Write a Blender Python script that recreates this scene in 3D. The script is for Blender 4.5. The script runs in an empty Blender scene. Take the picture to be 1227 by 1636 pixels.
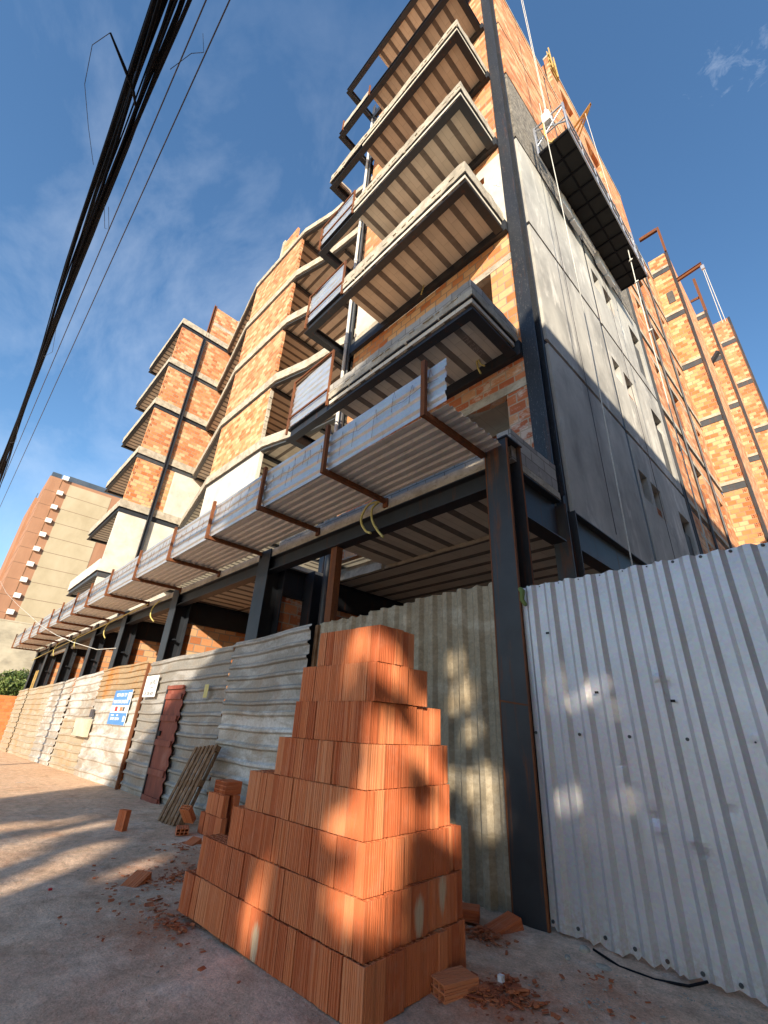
import bpy, bmesh, math, random
from mathutils import Vector, Matrix
rnd = random.Random(7)
scene = bpy.context.scene
COL = scene.collection
R = math.radians

# ------------------------------------------------------------------ mesh helpers
class MB:
    def __init__(s): s.v = []; s.f = []; s.m = []; s.sm = []
    def add(s, vs, fs, mi=0, smooth=False):
        b = len(s.v); s.v += [tuple(p) for p in vs]
        for f in fs: s.f.append(tuple(i + b for i in f)); s.m.append(mi); s.sm.append(smooth)
    def box(s, x0, x1, y0, y1, z0, z1, mi=0):
        s.add([(x0,y0,z0),(x1,y0,z0),(x1,y1,z0),(x0,y1,z0),(x0,y0,z1),(x1,y0,z1),(x1,y1,z1),(x0,y1,z1)],
              [(0,3,2,1),(4,5,6,7),(0,1,5,4),(1,2,6,5),(2,3,7,6),(3,0,4,7)], mi)
    def obox(s, o, u, v, w, mi=0):            # oriented box: corner o, edge vectors u v w (right-handed)
        o, u, v, w = map(Vector, (o, u, v, w))
        s.add([o,o+u,o+u+v,o+v,o+w,o+u+w,o+u+v+w,o+v+w],
              [(0,3,2,1),(4,5,6,7),(0,1,5,4),(1,2,6,5),(2,3,7,6),(3,0,4,7)], mi)
    def prism(s, poly, z0, z1, mi=0):         # poly counter-clockwise
        n = len(poly)
        s.add([(x,y,z0) for x,y in poly] + [(x,y,z1) for x,y in poly],
              [tuple(reversed(range(n))), tuple(range(n,2*n))] + [(i,(i+1)%n,n+(i+1)%n,n+i) for i in range(n)], mi)
    def strip(s, path, d0, d1, z0, z1, mi=0): # band following a path, offsets d0..d1 measured to the left of the path
        a, b = offset(path, d0), offset(path, d1); n = len(path)
        vs = []
        for p, q in zip(a, b): vs += [(p[0],p[1],z0),(q[0],q[1],z0),(q[0],q[1],z1),(p[0],p[1],z1)]
        fs = []
        for i in range(n-1):
            k, l = 4*i, 4*i+4
            fs += [(k,k+1,l+1,l),(k+1,k+2,l+2,l+1),(k+2,k+3,l+3,l+2),(k+3,k,l,l+3)]
        fs += [(3,2,1,0),(4*n-4,4*n-3,4*n-2,4*n-1)]
        s.add(vs, fs, mi)
    def tube(s, pts, r, n=6, mi=0, cap=True):
        pts = [Vector(p) for p in pts]; rings = []; m = len(pts)
        up = None
        for i, p in enumerate(pts):
            t = (pts[min(i+1,m-1)] - pts[max(i-1,0)]).normalized()
            if up is None:
                up = Vector((0,0,1)) if abs(t.z) < .9 else Vector((1,0,0))
            a = t.cross(up).normalized(); up2 = a.cross(t).normalized(); up = up2
            rr = r[i] if isinstance(r, (list,tuple)) else r
            rings.append([p + (a*math.cos(2*math.pi*k/n) + up2*math.sin(2*math.pi*k/n))*rr for k in range(n)])
        vs = [q for ring in rings for q in ring]; fs = []
        for i in range(m-1):
            for k in range(n):
                fs.append((i*n+k, i*n+(k+1)%n, (i+1)*n+(k+1)%n, (i+1)*n+k))
        s.add(vs, fs, mi, True)
        if cap: s.add(rings[0], [tuple(range(n))], mi); s.add(rings[-1], [tuple(reversed(range(n)))], mi)
    def ibeam(s, p0, p1, h, w, tf=.018, tw=.014, mi=0):   # I section, p0,p1 = underside centre line, any horizontal direction
        p0, p1 = Vector(p0), Vector(p1); u = p1-p0; L = u.normalized(); c = Vector((-L.y, L.x, 0)).normalized()
        z = Vector((0,0,1))
        s.obox(p0 - c*w/2, u, c*w, z*tf, mi); s.obox(p0 - c*w/2 + z*(h-tf), u, c*w, z*tf, mi)
        s.obox(p0 - c*tw/2 + z*tf, u, c*tw, z*(h-2*tf), mi)
    def hcol(s, x0, x1, y0, y1, z0, z1, tf=.02, mi=0):    # H section upright, flanges face -y and +y
        s.box(x0,x1,y0,y0+tf,z0,z1,mi); s.box(x0,x1,y1-tf,y1,z0,z1,mi)
        xc = (x0+x1)/2; s.box(xc-.008,xc+.008,y0+tf,y1-tf,z0,z1,mi)
    def build(s, name, mats, parent=None, loc=None):
        me = bpy.data.meshes.new(name)
        org = Vector(loc) if loc is not None else (ORG[parent.name] if parent is not None else Vector((0,0,0)))
        me.from_pydata([Vector(p)-org for p in s.v], [], s.f); me.update()
        if not isinstance(mats, (list,tuple)): mats = [mats]
        for m in mats: me.materials.append(m)
        me.polygons.foreach_set('material_index', s.m); me.polygons.foreach_set('use_smooth', s.sm)
        o = bpy.data.objects.new(name, me); COL.objects.link(o)
        if parent is not None:
            o.parent = parent; o.location = org - ORG[parent.name]
        else: o.location = org
        ORG[o.name] = org
        return o
ORG = {}
def offset(path, d):
    n = len(path); out = []
    for i in range(n):
        p = Vector(path[i]).to_2d()
        ns = []
        if i > 0: t = (p - Vector(path[i-1]).to_2d()).normalized(); ns.append(Vector((-t.y, t.x)))
        if i < n-1: t = (Vector(path[i+1]).to_2d() - p).normalized(); ns.append(Vector((-t.y, t.x)))
        if len(ns) == 1: out.append(p + ns[0]*d)
        else:
            m = (ns[0]+ns[1]).normalized(); out.append(p + m*d/max(.3, m.dot(ns[0])))
    return out
def tag(o, label=None, cat=None, group=None, kind=None):
    if label: o['label'] = label
    if cat: o['category'] = cat
    if group: o['group'] = group
    if kind: o['kind'] = kind
    return o
def empty(name, loc, label, cat, group=None):
    o = bpy.data.objects.new(name, None); COL.objects.link(o); o.location = loc; ORG[o.name] = Vector(loc)
    o.empty_display_size = .2
    return tag(o, label, cat, group)
ORD = ['zeroth','first','second','third','fourth','fifth','sixth','seventh','eighth','ninth','tenth','eleventh','twelfth','thirteenth',
       'fourteenth','fifteenth','sixteenth','seventeenth','eighteenth','nineteenth','twentieth','twenty-first','twenty-second','twenty-third','twenty-fourth','twenty-fifth','twenty-sixth']

# ------------------------------------------------------------------ materials
class NT:
    def __init__(s, name):
        s.mat = bpy.data.materials.new(name); s.mat.use_nodes = True; s.t = s.mat.node_tree; s.n = s.t.nodes; s.l = s.t.links
        s.b = s.n['Principled BSDF']
    def node(s, typ, **kw):
        n = s.n.new(typ)
        for k, v in kw.items():
            if k.startswith('_'): setattr(n, k[1:], v)
            else: s.set(n.inputs[k.replace('__',' ')], v)
        return n
    def set(s, sock, v):
        if hasattr(v, 'is_output'): s.l.new(v, sock)
        elif isinstance(v, (tuple,list)) and len(v) == 3 and sock.type == 'RGBA': sock.default_value = (*v, 1)
        else: sock.default_value = v
    def pos(s): return s.node('ShaderNodeNewGeometry').outputs['Position']
    def objc(s): return s.node('ShaderNodeTexCoord').outputs['Object']
    def mapp(s, vec, scale=(1,1,1), loc=(0,0,0), rot=(0,0,0)):
        n = s.node('ShaderNodeMapping'); s.l.new(vec, n.inputs['Vector'])
        n.inputs['Scale'].default_value = scale; n.inputs['Location'].default_value = loc; n.inputs['Rotation'].default_value = rot
        return n.outputs['Vector']
    def noise(s, vec, scale, detail=4, rough=.55, dist=0):
        n = s.node('ShaderNodeTexNoise', Scale=scale, Detail=detail, Roughness=rough, Distortion=dist); s.l.new(vec, n.inputs['Vector'])
        return n.outputs['Fac']
    def ramp(s, fac, stops):
        n = s.node('ShaderNodeValToRGB'); s.l.new(fac, n.inputs['Fac']); e = n.color_ramp.elements
        while len(e) < len(stops): e.new(.5)
        for i, (p, c) in enumerate(stops):
            e[i].position = p; e[i].color = (*c, 1) if isinstance(c, (tuple,list)) else (c,c,c,1)
        return n.outputs['Color']
    def mix(s, fac, a, b, mode='MIX'):
        n = s.node('ShaderNodeMix', _data_type='RGBA', _blend_type=mode)
        s.set(n.inputs[0], fac); s.set(n.inputs[6], a); s.set(n.inputs[7], b); return n.outputs[2]
    def math(s, op, a, b=0, c=0):
        n = s.node('ShaderNodeMath', _operation=op); s.set(n.inputs[0], a); s.set(n.inputs[1], b); s.set(n.inputs[2], c); return n.outputs[0]
    def bump(s, h, strength=.3, dist=.01, normal=None):
        n = s.node('ShaderNodeBump', Strength=strength, Distance=dist, Height=h)
        if normal is not None: s.l.new(normal, n.inputs['Normal'])
        return n.outputs['Normal']
    def fin(s, col, rough=.8, metal=0, normal=None, spec=.5):
        s.set(s.b.inputs['Base Color'], col); s.set(s.b.inputs['Roughness'], rough); s.set(s.b.inputs['Metallic'], metal)
        s.set(s.b.inputs['Specular IOR Level'], spec)
        if normal is not None: s.l.new(normal, s.b.inputs['Normal'])
        return s.mat

def wallvec(t):   # (x+y, z) so one material serves walls of both directions
    sp = t.node('ShaderNodeSeparateXYZ'); t.l.new(t.pos(), sp.inputs[0])
    c = t.node('ShaderNodeCombineXYZ'); t.l.new(t.math('ADD', sp.outputs[0], sp.outputs[1]), c.inputs[0]); t.l.new(sp.outputs[2], c.inputs[1])
    return c.outputs[0], sp
def m_brick(name, cols, bw=.37, rh=.232, mortar=.015, mort=(.33,.25,.185), ribs=.5, white=.0):
    t = NT(name); v, sp = wallvec(t)
    wob = t.noise(t.pos(), 1.3, 2)
    v2 = t.node('ShaderNodeVectorMath', _operation='ADD'); t.l.new(v, v2.inputs[0])
    c = t.node('ShaderNodeCombineXYZ'); t.l.new(t.math('MULTIPLY', wob, .03), c.inputs[1]); t.l.new(c.outputs[0], v2.inputs[1])
    br = t.node('ShaderNodeTexBrick', Color1=(0,0,0), Color2=(1,1,1), Mortar=(.5,.5,.5), Scale=1, **{'Mortar__Size': mortar, 'Mortar__Smooth': .15, 'Bias': 0., 'Brick__Width': bw, 'Row__Height': rh})
    br.offset = .5; t.l.new(v2.outputs[0], br.inputs['Vector'])
    n = len(cols)
    big = t.noise(t.pos(), .55, 3)
    sel = t.math('ADD', br.outputs['Color'], t.math('MULTIPLY', t.math('SUBTRACT', big, .5), .9))
    col = t.ramp(sel, [(i/(n-1), q) for i, q in enumerate(cols)])
    fine = t.noise(t.mapp(t.pos(), (1,1,3)), 9, 5, .7)
    col = t.mix(.55, col, t.mix(fine, (.55,.5,.45), (1.25,1.2,1.15)), 'MULTIPLY')
    if white > 0:
        w = t.ramp(t.noise(t.mapp(t.pos(), (1.2,1.2,2.5)), 1.6, 5, .7), [(.52,0),(.62,1)])
        col = t.mix(t.math('MULTIPLY', w, white), col, (.62,.56,.48))
    col = t.mix(br.outputs['Fac'], col, mort)
    rib = t.math('SINE', t.math('MULTIPLY', sp.outputs[2], 2*math.pi/.029))
    h = t.math('SUBTRACT', t.math('MULTIPLY', rib, .12*ribs), t.math('MULTIPLY', br.outputs['Fac'], 1.))
    h = t.math('ADD', h, t.math('MULTIPLY', fine, .5))
    return t.fin(col, .88, 0, t.bump(h, .8, .012), .25)
def m_noise(name, stops, scale=3, rough=.85, bs=.3, bscale=40, bdist=.004, stretch=(1,1,1), metal=0, detail=6, spec=.35, extra=None, obj=False):
    t = NT(name); p = t.objc() if obj else t.pos(); vec = t.mapp(p, stretch)
    f = t.noise(vec, scale, detail, .62, .3)
    col = t.ramp(f, stops)
    if extra:   # second layer: (scale, stretch, lo, hi, colour, amount)
        for sc, st, lo, hi, cc, am in extra:
            k = t.ramp(t.noise(t.mapp(p, st, (3.1,1.7,.4)), sc, 6, .65, .4), [(lo,0),(hi,1)])
            col = t.mix(t.math('MULTIPLY', k, am), col, cc)
    nb = t.noise(p, bscale, 4, .6)
    return t.fin(col, rough, metal, t.bump(nb, bs, bdist), spec)

ORANGES = [(.46,.17,.07),(.54,.22,.095),(.60,.28,.13),(.66,.36,.185),(.72,.47,.275)]
M = {}
M['brick'] = m_brick('hollow_block_masonry', ORANGES)
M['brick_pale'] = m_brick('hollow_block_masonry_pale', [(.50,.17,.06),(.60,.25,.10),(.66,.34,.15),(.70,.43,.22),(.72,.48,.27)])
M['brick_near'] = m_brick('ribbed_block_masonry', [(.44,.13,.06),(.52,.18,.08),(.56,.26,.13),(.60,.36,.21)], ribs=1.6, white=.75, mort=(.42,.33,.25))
M['plaster_grey'] = m_noise('grey_cement_render', [(.30,(.27,.265,.245)),(.48,(.42,.41,.375)),(.70,(.55,.535,.48))], .9, .82, .25, 30, .004, (1,1,.55),
                            extra=[(1.1,(1,1.3,.5),.56,.70,(.74,.72,.66),.85),(5,(1,.6,.3),.52,.75,(.27,.26,.24),.5),(.6,(1,1,2),.55,.75,(.30,.29,.26),.55)])
M['plaster_white'] = m_noise('pale_render', [(.3,(.50,.45,.38)),(.55,(.62,.575,.50)),(.8,(.70,.66,.59))], 1.3, .85, .3, 25, .004,
                             extra=[(2.5,(1,1,.4),.58,.72,(.42,.37,.30),.5)])
M['chapisco'] = m_noise('rough_cast_cement', [(.3,(.10,.09,.08)),(.5,(.22,.20,.17)),(.7,(.36,.33,.28))], 7, .95, 1., 22, .05)
M['concrete'] = m_noise('slab_edge_concrete', [(.3,(.28,.245,.19)),(.5,(.43,.385,.305)),(.72,(.56,.515,.42))], 2.6, .9, .7, 18, .02,
                        extra=[(9,(1,1,2.5),.55,.66,(.19,.165,.13),.6),(3,(1.5,1.5,.3),.56,.68,(.24,.21,.17),.5)])
def m_block():
    t = NT('concrete_block_work'); v, sp = wallvec(t)
    br = t.node('ShaderNodeTexBrick', Color1=(.30,.29,.275), Color2=(.42,.40,.37), Mortar=(.17,.155,.135), Scale=1, **{'Mortar__Size': .008, 'Mortar__Smooth': .2, 'Brick__Width': .41, 'Row__Height': .205})
    t.l.new(t.mapp(v, (1,1,1), (0,.13,0)), br.inputs['Vector'])
    f = t.noise(t.pos(), 5, 5, .7)
    col = t.mix(.5, br.outputs['Color'], t.mix(f, (.6,.58,.55), (1.3,1.28,1.22)), 'MULTIPLY')
    k = t.ramp(t.noise(t.mapp(t.pos(), (1,1,2)), 4, 5, .7), [(.56,0),(.64,1)])
    col = t.mix(t.math('MULTIPLY', k, .5), col, (.50,.46,.39))
    h = t.math('SUBTRACT', t.math('MULTIPLY', t.noise(t.pos(), 25, 4), .5), br.outputs['Fac'])
    return t.fin(col, .92, 0, t.bump(h, .6, .015), .25)
M['block'] = m_block()
def m_steel(name, base, rust_amt, rust=((.10,.032,.012),(.22,.075,.025)), rough=.5, lo=.52, hi=.66, scuff=.35, sl=.70):
    t = NT(name); p = t.pos()
    f = t.noise(t.mapp(p, (5,5,.7)), 1.2, 6, .65, .5)
    f2 = t.noise(t.mapp(p, (9,9,.35)), 1.6, 5, .7)
    b = t.mix(t.noise(p, 3.2, 5, .6), tuple(q*.6 for q in base), tuple(min(1,q*1.7) for q in base))
    rc = t.mix(t.noise(p, 14, 4, .7), rust[0], rust[1])
    k = t.ramp(t.math('ADD', t.math('MULTIPLY', f, .6), t.math('MULTIPLY', f2, .4)), [(lo,0),(hi,1)])
    k = t.math('MULTIPLY', k, rust_amt)
    col = t.mix(k, b, rc)
    sc = t.ramp(t.noise(t.mapp(p, (3,3,.6)), 22, 4, .8), [(sl,0),(sl+.07,1)])
    col = t.mix(t.math('MULTIPLY', sc, scuff), col, (.34,.33,.30))
    ro = t.math('ADD', t.math('MULTIPLY', k, .35), rough)
    return t.fin(col, ro, .15, t.bump(t.noise(p, 60, 4, .7), .25, .003), .5)
M['steel'] = m_steel('black_mill_steel', (.020,.024,.031), .75, lo=.56, hi=.68)
M['steel_grey'] = m_steel('primed_grey_steel', (.050,.056,.062), .45)
M['steel_rusty'] = m_steel('steel_with_rust_runs', (.027,.028,.031), .85, ((.07,.026,.014),(.20,.075,.028)), lo=.52, hi=.62)
M['rust'] = m_steel('rusted_steel', (.085,.034,.018), 1., ((.12,.040,.016),(.32,.115,.040)), .75, .35, .6)
M['steel_scuffed'] = m_steel('scuffed_black_steel', (.020,.023,.029), .5, lo=.56, hi=.68, scuff=.55, sl=.60)
M['filler'] = None
def m_filler():
    t = NT('slab_filler_blocks')
    sp = t.node('ShaderNodeSeparateXYZ'); t.l.new(t.pos(), sp.inputs[0])
    c = t.node('ShaderNodeCombineXYZ'); t.l.new(sp.outputs[1], c.inputs[0]); t.l.new(sp.outputs[0], c.inputs[1])
    br = t.node('ShaderNodeTexBrick', Color1=(.60,.56,.475), Color2=(.67,.63,.54), Mortar=(.50,.46,.38), Scale=1, **{'Mortar__Size': .006, 'Brick__Width': 1.0, 'Row__Height': .49})
    br.offset = .3; t.l.new(t.mapp(c.outputs[0], (1,1,1), (.25,.1,0)), br.inputs['Vector'])
    f = t.noise(t.pos(), 2.2, 5, .65)
    col = t.mix(.5, br.outputs['Color'], t.mix(f, (.6,.58,.56), (1.35,1.3,1.22)), 'MULTIPLY')
    dk = t.ramp(t.noise(t.pos(), 11, 4, .6), [(.66,0),(.74,1)])
    col = t.mix(t.math('MULTIPLY', dk, .35), col, (.22,.18,.14))
    gr = t.math('SINE', t.math('MULTIPLY', sp.outputs[0], 2*math.pi/.06))
    return t.fin(col, .9, 0, t.bump(gr, .12, .004), .2)
M['filler'] = m_filler()
M['joist'] = m_noise('precast_joist', [(.3,(.135,.118,.10)),(.7,(.21,.185,.16))], 4, .9, .3, 40, .004)
M['wood'] = m_noise('weathered_timber', [(.3,(.10,.050,.024)),(.5,(.20,.110,.055)),(.75,(.34,.215,.125))], 4, .9, .6, 60, .004, (5,5,1.2), obj=True)
M['wood_new'] = m_noise('formwork_timber', [(.3,(.36,.23,.07)),(.7,(.60,.42,.16))], 5, .8, .2, 40, .003)
def m_galv(name, tint=(.62,.66,.71), rough=.38, metal=.75, dirt=.15, warp=.25, splash=0):
    t = NT(name); p = t.pos()
    f = t.noise(p, 1.6, 4, .6)
    col = t.mix(f, tuple(q*.82 for q in tint), tuple(min(1,q*1.12) for q in tint))
    vo = t.node('ShaderNodeTexVoronoi', Scale=45); t.l.new(p, vo.inputs['Vector'])
    col = t.mix(.08, col, vo.outputs['Color'], 'OVERLAY')
    d = t.ramp(t.noise(t.mapp(p, (3,3,.5)), 1.5, 6, .7, .3), [(.52,0),(.75,1)])
    col = t.mix(t.math('MULTIPLY', d, dirt), col, (.24,.21,.17))
    sc = t.ramp(t.noise(t.mapp(p, (6,6,1.2), (0,0,0), (0,.5,0)), 16, 3, .8), [(.685,0),(.72,1)])
    col = t.mix(t.math('MULTIPLY', sc, .35), col, (.20,.20,.21))
    if splash:   # mud splash and rust along the foot of the sheet
        sp = t.node('ShaderNodeSeparateXYZ'); t.l.new(p, sp.inputs[0])
        zz = t.math('ADD', sp.outputs[2], t.math('MULTIPLY', t.math('SUBTRACT', t.noise(t.mapp(p,(1.5,1.5,.6)), 3, 5, .7), .5), .9))
        k = t.ramp(zz, [(.06,1),(.30,0)])
        k = t.math('MULTIPLY', k, t.ramp(t.noise(p, 26, 4, .7), [(.42,.15),(.6,1)]))
        col = t.mix(t.math('MULTIPLY', k, splash), col, (.36,.27,.20))
        ru = t.ramp(t.noise(t.mapp(p, (4,4,.9), (7,1,2)), 2.2, 6, .72), [(.66,0),(.72,1)])
        col = t.mix(t.math('MULTIPLY', ru, .4), col, (.30,.17,.10)); metal = t.math('MULTIPLY_ADD', k, -.6, metal)
    ro = t.math('ADD', rough, t.math('MULTIPLY', t.noise(p, 4, 4, .6), .2))
    h = t.math('ADD', t.noise(p, 2.6, 2, .4), t.math('MULTIPLY', t.noise(p, 28, 2), .03))
    return t.fin(col, ro, metal, t.bump(h, warp, .02), .5)
M['galv'] = m_galv('galvanized_sheet')
M['galv_fascia'] = m_galv('galvanized_fascia_sheet', (.58,.585,.59), .40, .68, .32, .3)
M['galv_fence'] = m_galv('galvanized_fence_sheet', (.58,.575,.60), .42, .6, .20, .3, .6)
M['galv_shade'] = m_galv('galvanized_awning_sheet', (.66,.64,.61), .5, .3, .3, .2)
def m_oldsheet(name, base, white, amt_w, stain=(.36,.20,.09), amt_s=.5, lo=.5, hi=.6):
    t = NT(name); p = t.pos()
    f = t.noise(t.mapp(p, (.5,1,2.2)), 1.7, 6, .65, .6)
    col = t.mix(f, tuple(q*.75 for q in base), tuple(min(1,q*1.3) for q in base))
    w = t.ramp(t.noise(t.mapp(p, (.55,1,1.6), (5,2,1)), 1.25, 7, .68, .8), [(lo,0),(hi,1)])
    col = t.mix(t.math('MULTIPLY', w, amt_w), col, white)
    s = t.ramp(t.noise(t.mapp(p, (.8,1,.6), (1,7,3)), 1.1, 6, .7, .5), [(.50,0),(.66,1)])
    col = t.mix(t.math('MULTIPLY', s, amt_s), col, stain)
    g = t.ramp(t.noise(p, 22, 5, .75), [(.35,.6),(.65,1.15)])
    col = t.mix(.6, col, g, 'MULTIPLY')
    h = t.math('ADD', t.noise(t.mapp(p,(1,1,1.6)), 5, 4, .6), t.math('MULTIPLY', t.noise(p, 30, 3), .15))
    return t.fin(col, .62, .25, t.bump(h, .35, .02), .4)
M['old_sheet'] = m_oldsheet('weathered_zinc_sheet', (.30,.28,.245), (.52,.50,.47), .6, amt_s=.3)
M['old_pale'] = m_oldsheet('paint_spattered_sheet', (.40,.36,.30), (.66,.64,.60), .9, amt_s=.35, lo=.44, hi=.56)
M['old_tan'] = m_oldsheet('dusty_tan_sheet', (.44,.36,.25), (.58,.53,.44), .6, (.46,.27,.11), .6)
M['old_orange'] = m_oldsheet('rust_stained_sheet', (.40,.29,.17), (.52,.44,.33), .35, (.50,.22,.05), .95)
M['fibre'] = m_oldsheet('dull_fibre_cement_sheet', (.31,.26,.18), (.48,.42,.32), .6, (.22,.16,.09), .5)
M['door'] = m_noise('red_oxide_paint', [(.3,(.13,.034,.022)),(.55,(.24,.062,.038)),(.8,(.33,.13,.09))], 2.4, .7, .4, 30, .004, (1,1,.5),
                    extra=[(1.2,(1,1,1),.55,.7,(.26,.16,.13),.45)])
def m_clay(name, pale=False):
    t = NT(name); oc = t.objc(); oi = t.node('ShaderNodeObjectInfo')
    base = t.ramp(oi.outputs['Random'], [(0,(.50,.13,.048)),(.35,(.58,.165,.062)),(.7,(.64,.205,.08)),(1,(.68,.26,.115))])
    ov = t.node('ShaderNodeVectorMath', _operation='ADD'); t.l.new(oc, ov.inputs[0]); t.l.new(oi.outputs['Location'], ov.inputs[1])
    f = t.noise(t.mapp(ov.outputs[0], (14,14,.9)), 2., 5, .65)
    col = t.mix(.42, base, t.mix(f, (.6,.55,.53), (1.3,1.32,1.32)), 'MULTIPLY')
    sk = t.ramp(t.noise(t.mapp(ov.outputs[0], (9,9,1.3), (4,2,0)), 2.2, 4, .6), [(.56,0),(.74,1)])
    col = t.mix(t.math('MULTIPLY', sk, .22), col, (.64,.36,.22))
    du = t.ramp(t.noise(ov.outputs[0], 7, 5, .7), [(.52,0),(.72,1)]); col = t.mix(t.math('MULTIPLY', du, .16), col, (.60,.36,.25))
    if pale:
        sp = t.node('ShaderNodeSeparateXYZ'); t.l.new(oc, sp.inputs[0])
        zc = t.math('MULTIPLY_ADD', oi.outputs['Random'], .16, .07)
        wd = t.math('MULTIPLY_ADD', t.math('SUBTRACT', sp.outputs[2], zc), -40., 17.)
        d = t.math('ADD', t.math('POWER', t.math('MULTIPLY', sp.outputs[0], wd), 2.), t.math('POWER', t.math('MULTIPLY', t.math('SUBTRACT', sp.outputs[2], zc), 6.5), 2.))
        d = t.math('ADD', d, t.math('MULTIPLY', t.math('SUBTRACT', t.noise(t.mapp(ov.outputs[0],(9,9,.5)), 8, 4, .75), .42), 2.0))
        col = t.mix(t.math('MULTIPLY', t.ramp(d, [(.45,1),(1.0,0)]), .85), col, (.56,.47,.33))
    nb = t.noise(t.mapp(ov.outputs[0], (60,60,3)), 2, 3)
    return t.fin(col, .82, 0, t.bump(nb, .25, .004), .3)
M['clay'] = m_clay('extruded_clay'); M['clay_pale'] = m_clay('extruded_clay_with_pale_bloom', True)
M['chip'] = m_noise('broken_clay', [(.3,(.30,.075,.03)),(.7,(.50,.17,.07))], 9, .9, .3, 60, .003)
M['stone'] = m_noise('mortar_lump', [(.3,(.28,.25,.20)),(.7,(.46,.42,.35))], 20, .9, .5, 80, .004)
M['box'] = m_noise('aged_cream_plastic', [(.3,(.42,.37,.28)),(.7,(.58,.52,.41))], 2, .6, .1, 40, .002)
M['white'] = m_noise('white_paint', [(.3,(.70,.70,.66)),(.7,(.80,.80,.77))], 4, .5, .05, 40, .001)
M['paper'] = m_noise('white_sign_board', [(.3,(.74,.75,.72)),(.7,(.80,.80,.78))], 2, .5, .05, 40, .001)
M['blue'] = m_noise('blue_sign_print', [(.3,(.055,.20,.50)),(.7,(.08,.25,.58))], 2, .45, .05, 40, .001)
M['green'] = m_noise('green_print', [(.3,(.10,.32,.25)),(.7,(.16,.42,.34))], 3, .5, .05, 40, .001)
M['ink'] = m_noise('dark_ink', [(.3,(.04,.04,.05)),(.7,(.07,.07,.08))], 3, .5, .05, 40, .001)
M['red'] = m_noise('red_print', [(.3,(.45,.02,.03)),(.7,(.6,.04,.05))], 3, .5, .05, 40, .001)
M['salmon'] = m_noise('orange_print', [(.3,(.5,.16,.08)),(.7,(.6,.22,.12))], 3, .5, .05, 40, .001)
M['chalk'] = m_noise('chalk_line', [(.3,(.55,.53,.5)),(.7,(.75,.73,.70))], 20, .95, .1, 40, .001)
M['chalk_dim'] = m_noise('faded_chalk', [(.3,(.24,.20,.175)),(.7,(.36,.31,.28))], 20, .95, .1, 40, .001)
M['pvc'] = m_noise('white_drain_pipe', [(.3,(.55,.54,.50)),(.7,(.70,.69,.66))], 3, .45, .1, 30, .002)
M['cable'] = m_noise('black_cable_sheath', [(.3,(.004,.004,.006)),(.7,(.009,.009,.013))], 12, .7, .1, 60, .001, spec=.15)
M['wire'] = m_noise('grey_wire', [(.3,(.06,.055,.06)),(.7,(.10,.09,.095))], 12, .5, .1, 60, .001)
M['rope'] = m_noise('pale_rope', [(.3,(.50,.49,.44)),(.7,(.68,.67,.62))], 30, .8, .4, 90, .003)
M['rope_yellow'] = m_noise('yellow_rope', [(.3,(.50,.36,.10)),(.7,(.66,.52,.22))], 30, .8, .4, 90, .003)
M['hose'] = m_noise('yellow_conduit', [(.3,(.50,.42,.12)),(.7,(.62,.54,.22))], 9, .5, .1, 60, .001)
M['deck'] = m_noise('dark_deck_panel', [(.3,(.010,.009,.009)),(.7,(.018,.017,.016))], 3, .7, .3, 25, .004)
M['alu'] = m_noise('aluminium_tube', [(.3,(.45,.46,.48)),(.7,(.60,.61,.63))], 8, .4, .1, 40, .002, metal=.7)
M['foam'] = m_noise('pale_foam', [(.3,(.66,.66,.66)),(.7,(.76,.76,.76))], 6, .8, .2, 40, .003)
M['dark'] = m_noise('painted_interior_shade', [(.3,(.012,.012,.013)),(.7,(.03,.028,.027))], 2, .9, .2, 20, .004)  # near-black paint standing for the unlit depth behind openings
M['ribdark'] = m_noise('ribbed_dark_sheet', [(.3,(.055,.055,.055)),(.7,(.12,.12,.115))], 4, .7, .3, 20, .004, (1,1,.4))
def m_holes():
    t = NT('hollow_brick_ends'); v, sp = wallvec(t)
    br = t.node('ShaderNodeTexBrick', Color1=(.035,.012,.007), Color2=(.06,.02,.01), Mortar=(.48,.19,.09), Scale=1, **{'Mortar__Size': .022, 'Brick__Width': .085, 'Row__Height': .085})
    br.offset = 0; t.l.new(v, br.inputs['Vector'])
    return t.fin(br.outputs['Color'], .9, 0, t.bump(br.outputs['Fac'], .8, .03), .2)
M['holes'] = m_holes()
M['tower_brown'] = m_noise('brown_tower_paint', [(.3,(.30,.155,.09)),(.7,(.37,.20,.12))], .5, .85, .1, 3, .01, (1,1,.3))
M['tower_beige'] = m_noise('beige_tower_render', [(.3,(.36,.30,.195)),(.5,(.42,.355,.24)),(.75,(.48,.41,.29))], .25, .9, .2, 3, .01, (1,1,.6))
M['seam'] = m_noise('render_seam', [(.3,(.15,.09,.06)),(.7,(.19,.12,.08))], .5, .9)
M['glass'] = m_noise('smoked_glass', [(.3,(.05,.07,.09)),(.7,(.09,.11,.14))], .5, .15, .02, 3, .001)
M['oldwall'] = m_noise('stained_old_wall', [(.3,(.22,.20,.155)),(.5,(.38,.345,.26)),(.7,(.50,.45,.34))], .35, .9, .4, 4, .02, (1,1,1.6))
M['brick_far'] = m_brick('far_orange_masonry', [(.50,.17,.05),(.56,.21,.07),(.60,.25,.095)], mort=(.40,.19,.09))
def m_leaf():
    t = NT('leaf'); oi = t.node('ShaderNodeNewGeometry')
    col = t.ramp(oi.outputs['Random Per Island'], [(0,(.045,.080,.015)),(.5,(.10,.150,.032)),(1,(.19,.22,.065))])
    t.b.inputs['Subsurface Weight'].default_value = 0
    return t.fin(col, .6, 0, None, .4)
M['leaf'] = m_leaf()
M['bark'] = m_noise('bark', [(.3,(.06,.045,.03)),(.7,(.14,.11,.08))], 8, .95, .8, 20, .02, (4,4,.7))
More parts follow.
